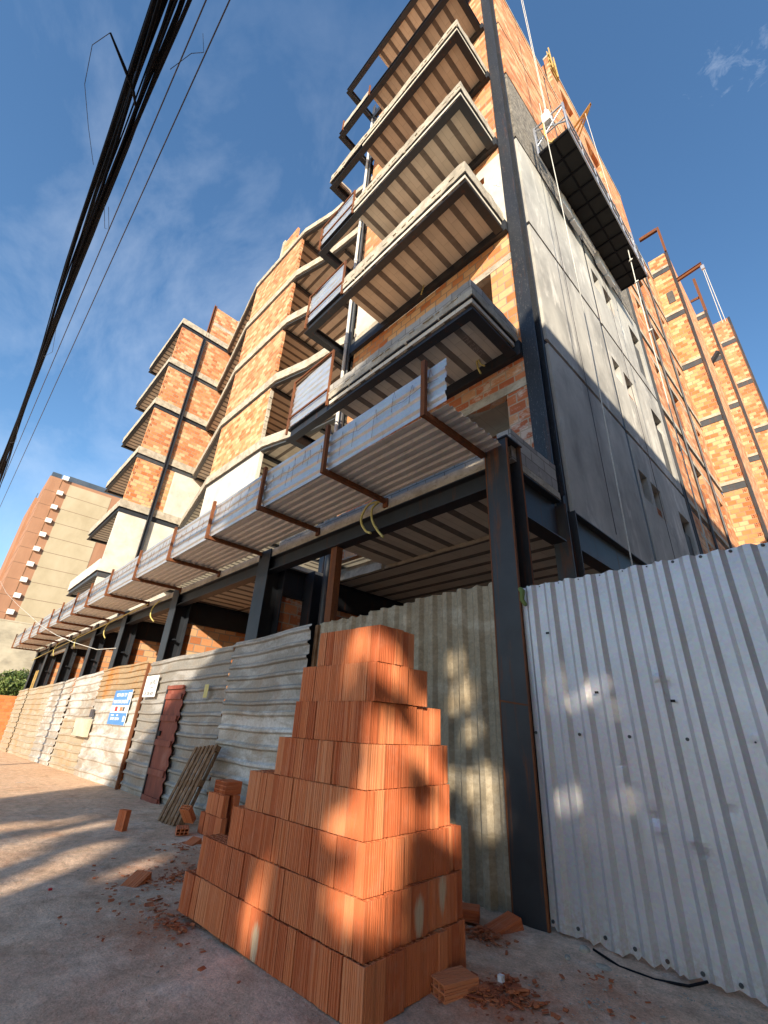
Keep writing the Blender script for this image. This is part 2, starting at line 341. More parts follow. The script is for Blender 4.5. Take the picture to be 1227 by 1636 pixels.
def m_ground():
    t = NT('dusty_ground'); p = t.pos()
    f = t.noise(p, 1.1, 8, .66, .5)
    col = t.ramp(f, [(.30,(.42,.27,.18)),(.44,(.58,.39,.265)),(.56,(.68,.48,.34)),(.72,(.78,.59,.435))])
    sp = t.node('ShaderNodeSeparateXYZ'); t.l.new(p, sp.inputs[0])
    far = t.node('ShaderNodeMapRange'); t.set(far.inputs['Value'], sp.outputs[0]); far.inputs['From Min'].default_value = -7; far.inputs['From Max'].default_value = -16
    red = t.math('MULTIPLY', far.outputs[0], t.math('MULTIPLY_ADD', t.noise(p, .8, 4), .5, .45))
    col = t.mix(red, col, (.62,.40,.24))
    r2 = t.ramp(t.noise(t.mapp(p, (1,1.6,1), (9,4,0)), .9, 6, .7, .6), [(.55,0),(.74,1)])
    col = t.mix(t.math('MULTIPLY', r2, .6), col, (.44,.20,.115))
    pale = t.ramp(t.noise(t.mapp(p, (1,1,1), (2,8,0)), 1.7, 6, .65, .3), [(.58,0),(.72,1)])
    col = t.mix(t.math('MULTIPLY', pale, .5), col, (.60,.52,.45))
    mid = t.noise(p, 7, 6, .7, .4); col = t.mix(.75, col, t.ramp(mid, [(.32,.72),(.5,1.08),(.7,1.4)]), 'MULTIPLY')
    for (cx,cy,rr,am) in ((-6.4,3.2,1.3,.55),(-4.9,2.2,.7,.6),(-2.38,3.42,.55,.75),(-3.0,4.25,.45,.7),(-1.9,4.0,.5,.3)):
        dd = t.node('ShaderNodeVectorMath', _operation='DISTANCE'); t.l.new(p, dd.inputs[0]); dd.inputs[1].default_value = (cx,cy,0)
        q = t.math('ADD', t.math('DIVIDE', dd.outputs['Value'], rr), t.math('MULTIPLY', t.math('SUBTRACT', t.noise(p, 5, 6, .75), .5), 2.2))
        col = t.mix(t.math('MULTIPLY', t.ramp(q, [(.25,1),(1,0)]), am), col, (.50,.20,.10))
    gr = t.noise(p, 55, 5, .75)
    col = t.mix(.65, col, t.ramp(gr, [(.32,.72),(.68,1.55)]), 'MULTIPLY')
    pb = t.node('ShaderNodeTexVoronoi', Scale=38); t.l.new(p, pb.inputs['Vector'])
    peb = t.ramp(pb.outputs['Distance'], [(.10,1),(.22,0)])
    pk = t.math('MULTIPLY', peb, t.ramp(t.noise(p, 6, 3), [(.50,0),(.62,1)]))
    col = t.mix(t.math('MULTIPLY', pk, .55), col, t.mix(t.noise(p, 90, 1), (.34,.13,.07), (.48,.44,.40)))
    h = t.math('ADD', t.math('MULTIPLY', t.noise(p, 5, 8, .72), 2.4), t.math('MULTIPLY', gr, .25))
    h = t.math('ADD', h, t.math('MULTIPLY', pk, .35))
    return t.fin(col, .93, 0, t.bump(h, .65, .05), .2)
M['ground'] = m_ground()

# ------------------------------------------------------------------ camera (solved from the photograph's vanishing points)
PPX, PPY, F = 613.5, 818.0, 711.868
def camera():
    a = Vector((-140-PPX, 1125-PPY, F)).normalized(); b = Vector((692-PPX, -640-PPY, F)).normalized()
    x = -a; z = b; y = z.cross(x)
    rows = (x, y, z)
    right = Vector([r[0] for r in rows]); down = Vector([r[1] for r in rows]); fwd = Vector([r[2] for r in rows])
    cd = bpy.data.cameras.new('camera'); cd.sensor_fit = 'HORIZONTAL'; cd.sensor_width = 36; cd.lens = 36*F/1227
    cd.clip_start = .05; cd.clip_end = 2000
    o = bpy.data.objects.new('camera', cd); COL.objects.link(o)
    m = Matrix((right, -down, -fwd)).transposed().to_4x4(); m.translation = Vector((0,0,1.57)); o.matrix_world = m
    scene.camera = o
camera()

# ------------------------------------------------------------------ light
SUN = Vector((.588,-.729,.35)).normalized()      # towards the sun
sd = bpy.data.lights.new('sun', 'SUN'); sd.energy = 5.0; sd.angle = R(.53); sd.color = (1,.87,.69)
so = bpy.data.objects.new('sun', sd); COL.objects.link(so); so.rotation_euler = SUN.to_track_quat('Z','Y').to_euler(); so.location = (20,-30,40)
w = bpy.data.worlds.new('World'); scene.world = w; w.use_nodes = True
nt = w.node_tree; bg = nt.nodes['Background']
sky = nt.nodes.new('ShaderNodeTexSky'); sky.sky_type = 'NISHITA'; sky.sun_disc = False
sky.sun_elevation = math.asin(SUN.z); sky.sun_rotation = math.atan2(SUN.x, SUN.y); sky.air_density = 1.15; sky.dust_density = .35; sky.ozone_density = 3.0
CLOUDLETS = [((0.0863,0.5136,0.8537),.0012),((0.1282,0.5253,0.8412),.0006)]
tc = nt.nodes.new('ShaderNodeTexCoord')
def wn(typ, **kw):
    n = nt.nodes.new(typ)
    for k, v in kw.items(): n.inputs[k].default_value = v
    return n
mp = wn('ShaderNodeMapping'); mp.inputs['Scale'].default_value = (1.4,2.0,1.9); mp.inputs['Rotation'].default_value = (.3,.5,.6); nt.links.new(tc.outputs['Generated'], mp.inputs['Vector'])
n1 = wn('ShaderNodeTexNoise', Scale=2.3, Detail=9, Roughness=.60, Distortion=.35); nt.links.new(mp.outputs[0], n1.inputs['Vector'])
r1 = nt.nodes.new('ShaderNodeValToRGB'); r1.color_ramp.elements[0].position = .44; r1.color_ramp.elements[1].position = .86; nt.links.new(n1.outputs['Fac'], r1.inputs[0])
dv = nt.nodes.new('ShaderNodeVectorMath'); dv.operation = 'DOT_PRODUCT'; dv.inputs[1].default_value = Vector((-.80,.22,.56)).normalized(); nt.links.new(tc.outputs['Generated'], dv.inputs[0])
mr = nt.nodes.new('ShaderNodeMapRange'); mr.inputs['From Min'].default_value = .70; mr.inputs['From Max'].default_value = .98; nt.links.new(dv.outputs['Value'], mr.inputs['Value'])
mm = nt.nodes.new('ShaderNodeMath'); mm.operation = 'MULTIPLY'; nt.links.new(r1.outputs[0], mm.inputs[0]); nt.links.new(mr.outputs[0], mm.inputs[1])
m2 = nt.nodes.new('ShaderNodeMath'); m2.operation = 'MULTIPLY'; m2.inputs[1].default_value = .33; nt.links.new(mm.outputs[0], m2.inputs[0])
cm = m2
for dvec, rad in CLOUDLETS:      # two small cloud scraps at the upper right
    dn = nt.nodes.new('ShaderNodeVectorMath'); dn.operation = 'DOT_PRODUCT'; dn.inputs[1].default_value = Vector(dvec).normalized(); nt.links.new(tc.outputs['Generated'], dn.inputs[0])
    n2 = wn('ShaderNodeTexNoise', Scale=26., Detail=7, Roughness=.65, Distortion=.6); nt.links.new(mp.outputs[0], n2.inputs['Vector'])
    ad = nt.nodes.new('ShaderNodeMath'); ad.operation = 'MULTIPLY_ADD'; ad.inputs[1].default_value = .004; nt.links.new(n2.outputs['Fac'], ad.inputs[0]); nt.links.new(dn.outputs['Value'], ad.inputs[2])
    mr2 = nt.nodes.new('ShaderNodeMapRange'); mr2.inputs['From Min'].default_value = 1.0021-rad*.3; mr2.inputs['From Max'].default_value = 1.0036; mr2.inputs['To Max'].default_value = .32; nt.links.new(ad.outputs[0], mr2.inputs['Value'])
    mxx = nt.nodes.new('ShaderNodeMath'); mxx.operation = 'MAXIMUM'; nt.links.new(cm.outputs[0], mxx.inputs[0]); nt.links.new(mr2.outputs[0], mxx.inputs[1]); cm = mxx
mx = nt.nodes.new('ShaderNodeMix'); mx.data_type = 'RGBA'; nt.links.new(cm.outputs[0], mx.inputs[0]); hs = nt.nodes.new('ShaderNodeHueSaturation'); hs.inputs['Saturation'].default_value = 1.12; nt.links.new(sky.outputs[0], hs.inputs['Color']); nt.links.new(hs.outputs[0], mx.inputs[6]); mx.inputs[7].default_value = (5.2,5.6,6.2,1)
nt.links.new(mx.outputs[2], bg.inputs['Color']); bg.inputs['Strength'].default_value = .138
scene.view_settings.view_transform = 'Standard'; scene.view_settings.look = 'None'; scene.view_settings.exposure = .80; scene.view_settings.gamma = 1
scene.cycles.max_bounces = 6; scene.cycles.diffuse_bounces = 4; scene.cycles.glossy_bounces = 3; scene.cycles.use_denoising = True
scene.cycles.sample_clamp_indirect = 6

# ------------------------------------------------------------------ ground
def gz(x, y=3):
    if x > -3: return 0.
    return .0195*(x+3) if x > -60 else -1.11
def make_ground():
    xs = [-400,-200,-120,-60] + [-60+i*1.0 for i in range(1,48)] + [-13+i*.1 for i in range(1,151)] + [3,5,10,30,80,200]
    ys = [-300,-100,-40,-15,-6,-3,-1] + [-.9+i*.1 for i in range(62)] + [6,8,12,20,40,100,300]
    mb = MB(); vs = []
    for y in ys:
        for x in xs:
            z = gz(x)
            if -13 <= x <= 3 and -1 < y < 5.6:
                z += .012*math.sin(x*2.1+y*1.3)*math.sin(y*2.7-x*.6) + .006*math.sin(x*6.3+2*y)*math.sin(5.1*y+1)
                if y > 1.2: z += rnd.uniform(-.004,.004)
            vs.append((x,y,z))
    nx = len(xs); fs = [(j*nx+i, j*nx+i+1, (j+1)*nx+i+1, (j+1)*nx+i) for j in range(len(ys)-1) for i in range(nx-1)]
    mb.add(vs, fs, 0, True)
    tag(mb.build('ground', M['ground']), 'dusty reddish grey dirt pavement in front of the site', 'ground', kind='structure')
make_ground()
# ------------------------------------------------------------------ the unfinished apartment building
ZB = [4.75, 8.47, 12.49, 16.31, 20.3, 24.0, 27.9]         # underside of the front beams, storey by storey
BLD = empty('apartment_building', (-12,8,0), 'unfinished brick and steel apartment building with balconies behind the tin fence', 'building')
def wall(mb, o, d, u1, v0, v1, th, openings=(), mi=0, mir=None, u0=0):
    """upright wall from point o along the 2-D direction d; thickness grows to the left of d; openings (u0,u1,v0,v1)"""
    d = Vector(d).normalized(); nrm = Vector((-d.y, d.x)); o = Vector(o)
    us = sorted({u0,u1,*[q for op in openings for q in op[:2]]}); vs = sorted({v0,v1,*[q for op in openings for q in op[2:]]})
    us = [q for q in us if u0 <= q <= u1]; vs = [q for q in vs if v0 <= q <= v1]
    solid = lambda i,j: 0 <= i < len(us)-1 and 0 <= j < len(vs)-1 and not any(a <= (us[i]+us[i+1])/2 <= b and c <= (vs[j]+vs[j+1])/2 <= e for a,b,c,e in openings)
    def P(u,v,t): q = o + d*u + nrm*t; return (q.x,q.y,v)
    if mir is None: mir = mi
    for i in range(len(us)-1):
        for j in range(len(vs)-1):
            if not solid(i,j): continue
            a,b,c,e = us[i],us[i+1],vs[j],vs[j+1]
            mb.add([P(a,c,0),P(b,c,0),P(b,e,0),P(a,e,0)], [(0,1,2,3)], mi)
            mb.add([P(a,c,th),P(b,c,th),P(b,e,th),P(a,e,th)], [(3,2,1,0)], mi)
            if not solid(i-1,j): mb.add([P(a,c,0),P(a,e,0),P(a,e,th),P(a,c,th)], [(0,1,2,3)], mir)
            if not solid(i+1,j): mb.add([P(b,c,0),P(b,e,0),P(b,e,th),P(b,c,th)], [(3,2,1,0)], mir)
            if not solid(i,j-1): mb.add([P(a,c,0),P(b,c,0),P(b,c,th),P(a,c,th)], [(3,2,1,0)], mir)
            if not solid(i,j+1): mb.add([P(a,e,0),P(b,e,0),P(b,e,th),P(a,e,th)], [(0,1,2,3)], mir)
def soffit(poly, z, name, parent, along='y', start=0, pitch=.49, jw=.15, th=.10):
    """slab underside: filler blocks with precast joists 6 mm proud"""
    mb = MB(); mb.prism(poly, z, z+th, 0)
    k = 0 if along == 'y' else 1
    lo = min(p[k] for p in poly); hi = max(p[k] for p in poly); q = start + math.ceil((lo-start)/pitch)*pitch
    while q < hi - jw:
        rng = []
        for c in (q, q+jw):
            hits = []
            for i in range(len(poly)):
                a, b = poly[i], poly[(i+1) % len(poly)]
                if (a[k]-c)*(b[k]-c) < 0:
                    t = (c-a[k])/(b[k]-a[k]); hits.append(a[1-k] + t*(b[1-k]-a[1-k]))
            if len(hits) >= 2: rng.append((min(hits), max(hits)))
        if len(rng) == 2:
            a, b = max(rng[0][0], rng[1][0])+.01, min(rng[0][1], rng[1][1])-.01
            if b > a:
                if k == 0: mb.box(q, q+jw, a, b, z-.006, z+.03, 1)
                else: mb.box(a, b, q, q+jw, z-.006, z+.03, 1)
        q += pitch
    return mb.build(name, [M['filler'], M['joist']], parent)
def rough(ob, amp, seed=0):
    """small uneven edges on hand-cast concrete"""
    r = random.Random(seed)
    bm = bmesh.new(); bm.from_mesh(ob.data)
    for _ in range(3):
        long = [e for e in bm.edges if e.calc_length() > .45]
        if not long: break
        bmesh.ops.subdivide_edges(bm, edges=long, cuts=2, use_grid_fill=True)
    for v in bm.verts: v.co += Vector((r.uniform(-1,1), r.uniform(-1,1), r.uniform(-1,1)))*amp
    bm.to_mesh(ob.data); bm.free()

# --- balconies of the near bay
def frame_beam(path, zb, name, parent, h=.36, w=.20, mat='steel'):
    mb = MB(); mb.strip(path, 0, w, zb, zb+.02); mb.strip(path, .085, .105, zb+.02, zb+h-.02); mb.strip(path, .002, w-.004, zb+h-.02, zb+h)
    return mb.build(name, M[mat], parent)
XL, XR, YF, YW = -9.28, -3.13, 4.82, 6.45
for L in range(1,5):
    zb = ZB[L]; path = [(XL,8.3),(XL,YF),(XR,YF),(XR,YW-.03)]
    xs = -9.28 if L > 3 else -7.45
    mb = MB(); mb.strip([p if p[0] > -9 else (-7.45,p[1]) for p in path[1:]] if L < 4 else path[:1]+path[1:], -.012, .24, zb+.36, zb+.53)
    rr = random.Random(L); x = XR
    while x > (-7.4 if L < 4 else XL+.1):      # mortar squeezed out between slab and parapet
        w_ = rr.uniform(.04,.22); h = rr.uniform(.012,.035)
        if rr.random() < .7: mb.box(x-w_, x, YF-.020-rr.uniform(0,.018), YF+.02, zb+.53-h*.6, zb+.53+h)
        if rr.random() < .25: mb.box(x-w_*.3, x, YF-.018, YF+.02, zb+.36-rr.uniform(.01,.05), zb+.37)
        x -= w_ + rr.uniform(0,.10)
    bal = mb.build('balcony', M['concrete'], BLD); rough(bal, .009, L)
    tag(bal, {1:'lowest corner balcony, shaded, with grey block parapet', 2:'second corner balcony with sunlit parapet and tan soffit', 3:'third corner balcony with greenish soffit', 4:'fourth corner balcony below the open steel frames'}[L])
    frame_beam(path, zb, 'balcony_beam', bal)
    ppath = [(xs,YF+.005),(XR-.005,YF+.005),(XR-.005,YW-.02)] if L < 4 else [(XL+.01,YF+.9),(XL+.01,YF+.005),(XR-.005,YF+.005),(XR-.005,YW-.02)]
    mb = MB(); mb.strip(ppath, 0, .14, zb+.53, zb+(.80 if L == 1 else .83))
    pp = mb.build('parapet', M['block'] if L == 1 else M['concrete'], bal); rough(pp, .012, 10+L)
    soffit([(-7.42,YF+.03),(XR-.03,YF+.03),(XR-.03,YW-.14),(-7.42,YW-.14)], zb+.22, 'soffit', bal, 'y', -3.83-.49*20)
    mb = MB(); mb.box(-9.1,-3.06,YW-.13,YW-.004,zb-.02,zb+.35); mb.build('wall_beam', M['steel'], bal)
    mb = MB(); mb.box(-8.8,-7.43,YW-.12,YW-.006,zb+.353,zb+.56); rough(mb.build('wall_slab_edge', M['concrete'], bal), .006, 70+L)
    if L < 4:   # corrugated sheet guard at the open left end
        zt = {1:10.5, 2:14.12, 3:17.75}[L]; z0 = zb+.40; x0, x1 = -9.27, -7.43
        mb = MB()
        for x in (x0, x1-.05): mb.box(x, x+.05, YF-.035, YF+.015, z0-.22, zt)
        for z in (zt-.05, z0+.30): mb.box(x0+.05, x1-.05, YF-.03, YF+.012, z, z+.045)
        fr = mb.build('guard_frame', M['rust'], bal)
        mb = MB(); pr = []
        z = z0+.02
        while z < zt-.10:
            pr += [(z,.02),(z+.06,.045),(z+.13,.045),(z+.17,.02)]; z += .22
        vs = []; nx = 10
        for (z,y) in pr:
            for i in range(nx+1):
                xx = x0+.06+(x1-x0-.12)*i/nx
                vs.append((xx, YF+y+rnd.uniform(-.006,.006), z + (.10*(1-i/nx)**2*(1 if z > z0+1 else 0)*-1)))
        m_ = nx+1
        mb.add(vs, [(j*m_+i, j*m_+i+1, (j+1)*m_+i+1, (j+1)*m_+i) for j in range(len(pr)-1) for i in range(nx)])
        sh = mb.build('guard_sheet', M['galv'], fr)
        sm = sh.modifiers.new('s','SOLIDIFY'); sm.thickness = .003
# handwritten length on the joist of the lowest balcony
def text(s, size, mat, mtx, name, parent=None, ext=.002, align='CENTER', sx=1):
    cu = bpy.data.curves.new(name, 'FONT'); cu.body = s; cu.size = size; cu.extrude = ext; cu.align_x = align; cu.align_y = 'CENTER'
    o = bpy.data.objects.new(name, cu); COL.objects.link(o); bpy.context.view_layer.update()
    me = bpy.data.meshes.new_from_object(o.evaluated_get(bpy.context.evaluated_depsgraph_get())); bpy.data.objects.remove(o)
    me.materials.clear(); me.materials.append(M[mat]); o = bpy.data.objects.new(name, me); COL.objects.link(o)
    mw = mtx @ Matrix.Diagonal((sx,1,1,1))
    if parent is not None:
        o.parent = parent; mw = Matrix.Translation(-ORG[parent.name]) @ mw
    o.matrix_basis = mw; ORG[o.name] = mtx.translation.copy(); return o
def face_mtx(loc, right, up):
    r, u = Vector(right).normalized(), Vector(up).normalized(); n = r.cross(u)
    m = Matrix((r,u,n)).transposed().to_4x4(); m.translation = Vector(loc); return m
text('23/8.5 MT', .165, 'chalk_dim', face_mtx((-3.765,5.72,8.683),(0,-1,0),(1,0,0)), 'chalk_lettering', bal if False else BLD)

# --- open steel frames of the two top balconies
for L in (5,6):
    zb = ZB[L]; path = [(XL,YW+1.3),(XL,YF),(XR,YF),(XR,YW-.03)]
    fb = frame_beam(path, zb, 'balcony_frame', BLD, .34, .18)
    xs = -7.35
    soffit([(xs,YF+.2),(XR-.2,YF+.2),(XR-.2,YW-.05),(xs,YW-.05)], zb+.22, 'soffit', fb, 'y', -3.83-.49*20)
    mb = MB(); mb.box(-9.1,-3.06,YW-.13,YW-.004,zb-.02,zb+.35); mb.build('wall_beam', M['steel'], fb)
    if L == 5:
        mb = MB(); mb.box(-9.0,-7.4,YF+.01,YF+.11,zb+.36,zb+.72); rough(mb.build('parapet', M['concrete'], fb), .01, 3)
        mb = MB(); mb.box(-9.05,-9.0,YF-.03,YF+.03,zb+.2,zb+.95); mb.box(-7.4,-7.35,YF-.03,YF+.03,zb+.2,zb+.95); mb.build('guard_post', M['rust'], fb)

# --- front wall of the near bay
for L in range(0,6):
    z0 = ZB[L]+.36; z1 = ZB[L+1]-.02
    if L == 0: z0 = 5.30
    ops = []
    if L == 0: ops = [(2.6,5.27,6.3,7.72)]
    if L == 1: ops = [(3.4,5.14,9.9,11.52)]
    if L in (3,4): ops = [(2.0,4.0,z0+1.1,z0+2.6)]
    if L == 2: ops = [(5.02,5.2,15.2,15.5)]
    mb = MB(); wall(mb, (-8.78,YW), (1,0), 5.74, z0, z1, .16, ops, 0)
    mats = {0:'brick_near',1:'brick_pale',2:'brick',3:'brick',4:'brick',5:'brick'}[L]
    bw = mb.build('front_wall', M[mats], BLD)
    if ops and L < 2:   # cast lintels
        mb = MB(); a,b,c,d_ = ops[0]; mb.box(-8.78+a-.25,-3.045,YW-.012,YW+.165,d_,d_+.21); rough(mb.build('lintel', M['concrete'], bw), .005, L)
    if ops:
        mb = MB(); mb.box(-8.7,-3.2,YW+1.9,YW+2.0,z0,z1); mb.build('inner_wall', M['brick'], bw)
    if L == 2:
        mb = MB(); mb.box(-8.8,-6.6,YW-.02,YW-.003,z0+.21,z1-.4); mb.build('render_patch', M['plaster_white'], bw)
    if L == 2:
        mb = MB(); wall(mb, (-5.2,YW-.022), (1,0), 2.14, z0, z1-.34, .019, [(1.44,1.62,15.2,15.5)]); mb.build('render_patch', M['plaster_white'], bw)
        mb = MB()
        for s in (1,-1): mb.obox((-3.34,YW-.027,14.45 if s > 0 else 14.80),(.035,0,0),(0,.004,0),(.20,0,.35*s) if s > 0 else (.20,0,-.35))
        mb.build('chalk_cross', M['chalk'], bw)
# slabs that close the near bay (seen through the openings)
for L in range(1,7):
    mb = MB(); mb.box(-8.7,-3.1,YW+.17,12,ZB[L]+.22,ZB[L]+.5); mb.build('floor_slab', M['filler'], BLD)

# corner column with its flanges, drain pipes at the other end of the bay
mb = MB(); mb.hcol(-3.045,-2.74,6.40,6.72,5.28,31.5,.022); mb.box(-3.02,-2.78,6.44,6.50,5.28,31.5)
mb.build('corner_column', M['steel_scuffed'], BLD)
mb = MB(); mb.box(-2.93,-2.80,6.735,6.93,5.05,31.0); mb.build('corner_recess', M['steel'], BLD)
mb = MB(); mb.tube([(-9.05,6.28,9.0),(-9.05,6.28,27.6)], .055, 10)
for z in (10.6,13.0,15.2,17.2,19.2,21.6,23.4): mb.tube([(-9.05,6.28,z),(-9.05,6.28,z+.14)], .072, 10)
mb.build('drain_pipe', M['pvc'], BLD)
mb = MB(); mb.tube([(-8.90,6.33,9.0),(-8.90,6.33,27.6)], .04, 8); mb.build('drain_pipe', M['steel_grey'], BLD)
mb = MB(); mb.hcol(-9.32,-9.12,6.42,6.62,5.1,29.5,.02); mb.build('bay_column', M['steel_grey'], BLD)

# --- middle bay: faceted slab edges, loggias, brick bands
EDGE = [(-28.45,8.42),(-21.6,7.14),(-16.1,7.28),(-14.2,7.78),(-9.1,8.45)]
for L in range(1,7):
    zb = ZB[L]
    mb = MB(); mb.strip(EDGE, 0, .30, zb+.17, zb+.66 if L < 6 else zb+.55)
    sl = mb.build('slab_edge', M['concrete'], BLD); rough(sl, .008, 30+L)
    mb = MB(); mb.strip(EDGE, .05, .23, zb, zb+.02); mb.strip(EDGE, .10, .12, zb+.02, zb+.17); mb.build('edge_beam', M['steel_grey'], sl)
    soffit([(-28.4,8.6),(-21.55,7.34),(-16.6,7.46),(-16.6,15),(-28.4,15)], zb+.12, 'soffit', sl, 'y', -30)
    soffit([(-16.6,7.47),(-16.1,7.5),(-14.2,8.0),(-12.9,8.17),(-12.9,15),(-16.6,15)], zb+.125, 'soffit', sl, 'x', 6.2)
    soffit([(-12.9,8.17),(-9.1,8.67),(-9.1,15),(-12.9,15)], zb+.12, 'soffit', sl, 'y', -13.4)
    for (bx,by) in ((-12.9,8.2),(-16.45,7.5),(-9.2,8.6),(-28.3,8.7)):
        mb = MB(); mb.ibeam((bx,by,zb-.05),(bx,15,zb-.05),.3,.18); mb.build('cross_beam', M['steel'], sl)
for L in range(1,6):
    z0 = ZB[L]+(.66 if L > 1 else .3); z1 = ZB[L+1]+.0
    mb = MB(); wall(mb, (-21.52,7.22), (1,.022), 5.0 if L > 1 else 5.3, z0, z1, .17, (), 0)
    mb.box(-21.5,-21.33,7.40,10.5,z0,z1)
    bw = mb.build('band_wall', M['brick_pale'] if L == 2 else M['brick'] if L > 1 else M['plaster_white'], BLD)
    mb = MB()   # toothed rough end of the wall
    z = z0
    while z < z1-.22:
        e = rnd.uniform(-.02,.05); mb.box(-16.51,-16.44+e,7.345,7.50,z+.008,z+.22); z += .232
    mb.build('wall_end', M['concrete'] if L < 3 else M['brick'], bw)
    mb = MB(); mb.box(-28.3,-9.4,11.0,11.15,z0-.3,z1+.1); mb.build('back_wall', M['brick'] if L > 1 else M['plaster_white'], BLD)
mb = MB(); mb.box(-20.6,-18.9,8.0,8.16,28.5,32.6); mb.box(-20.9,-20.6,7.97,8.18,28.5,33.0,1); mb.build('roof_parapet', [M['brick'],M['concrete']], BLD)

# --- left wing: pier facing us, balcony slabs to its left
XP = -28.5
for L in range(1,7):
    zb = ZB[L]
    path = [(-35.6,8.5),(-35.6,4.83),(XP,4.83),(XP,9.6)]
    mb = MB(); mb.strip(path, -.01, .24, zb+.34, zb+(.82 if L > 1 else 1.0))
    sl = mb.build('wing_slab_edge', M['concrete'] if L > 1 else M['plaster_white'], BLD); rough(sl, .008, 50+L)
    frame_beam(path, zb, 'wing_beam', sl, .34, .18, 'steel_grey' if L % 2 else 'steel')
    soffit([(-35.4,5.03),(XP-.2,5.03),(XP-.2,9.5),(-35.4,9.5)], zb+.15, 'soffit', sl, 'y', -36)
    mb = MB(); mb.box(-35.3,XP-.2,8.6,8.75,zb-3.2,zb); mb.build('wing_back_wall', M['plaster_white'] if L < 3 else M['brick'], sl)
    if L < 6:
        z0 = zb+(.82 if L > 1 else 1.0); z1 = ZB[L+1]
        mb = MB(); mb.box(XP-.16,XP-.02,4.93,9.6,z0,z1)
        if L > 1:
            r = math.ceil(z0/.232)
            while (r+1)*.232 < z1:
                if r % 2: 
                    mb.box(XP-.021,XP-.0165,4.96,5.12,r*.232+.03,r*.232+.205,1)
                    if L < 4: mb.box(XP-.021,XP-.0165,6.30,6.42,r*.232+.03,r*.232+.205,1)
                r += 1
        pr = mb.build('wing_pier', [M['plaster_white'] if L == 1 else M['brick_pale'] if L == 2 else M['brick'], M['holes']], BLD)
        if L == 2:
            mb = MB(); mb.prism([(XP-.015,7.3),(XP-.004,7.35),(XP-.004,9.6),(XP-.015,9.6)], z0, z1, 0); mb.build('render_patch', M['plaster_white'], pr)
    elif True:
        pass
mb = MB(); mb.box(XP-.16,XP-.02,4.98,9.6,4.6,ZB[1]); mb.box(-35.3,XP-.16,4.98,5.1,4.6,ZB[1]-.6); mb.build('wing_pier', M['plaster_white'], BLD)
mb = MB(); mb.hcol(XP+.0,XP+.2,6.52,6.74,5.3,27.9,.02); mb.build('wing_column', M['steel'], BLD)
mb = MB(); mb.box(XP-.16,XP-.02,6.85,8.7,28.4,31.6); mb.box(XP-.18,XP+.0,8.7,9.05,28.4,31.7,1); mb.box(XP-.022,XP-.01,6.95,8.7,29.8,30.1,1)
rp = mb.build('roof_parapet', [M['brick'],M['concrete']], BLD)
mb = MB(); mb.hcol(XP-.2,XP+.02,6.66,6.84,28.2,31.8,.015); mb.build('parapet_post', M['rust'], rp)

# --- side elevation (very slightly out of square)
KX = .0074
def sx(y): return -2.75 + KX*(y-6.5)
SD = Vector((KX,1)).normalized()
LV = [5.06, 9.0, 13.05, 17.1, 21.1, 25.1, 29.1]
def sidewall(mb, ya, yb, z0, z1, th, ops=(), out=0., mi=0, mir=None):
    # wall() thickens to the left (-x) of the +y direction; openings given in world y
    o = (sx(ya)+out, ya); L = (yb-ya)
    wall(mb, o, SD, L, z0, z1, th, [(a-ya,b-ya,c,d) for a,b,c,d in ops], mi, mir)
def sidebox(mb, ya, yb, z0, z1, d0, d1, mi=0):     # box hugging the side wall between outward offsets d0<d1
    mb.obox((sx(ya)+d0, ya, z0), (d1-d0,0,0), (KX*(yb-ya), yb-ya, 0), (0,0,z1-z0), mi)
winB = {0:[(11.45,12.1,7.15,8.0),(12.35,13.15,7.0,8.0),(14.75,15.85,5.3,8.0)], 1:[(11.45,12.05,11.15,11.95),(12.35,13.15,11.0,11.95),(14.75,15.85,9.5,11.98)],
        2:[(11.45,12.05,15.1,15.95),(12.35,13.15,15.0,15.95),(14.75,15.85,13.6,15.98)], 3:[(11.6,12.4,18.9,20.0)]}
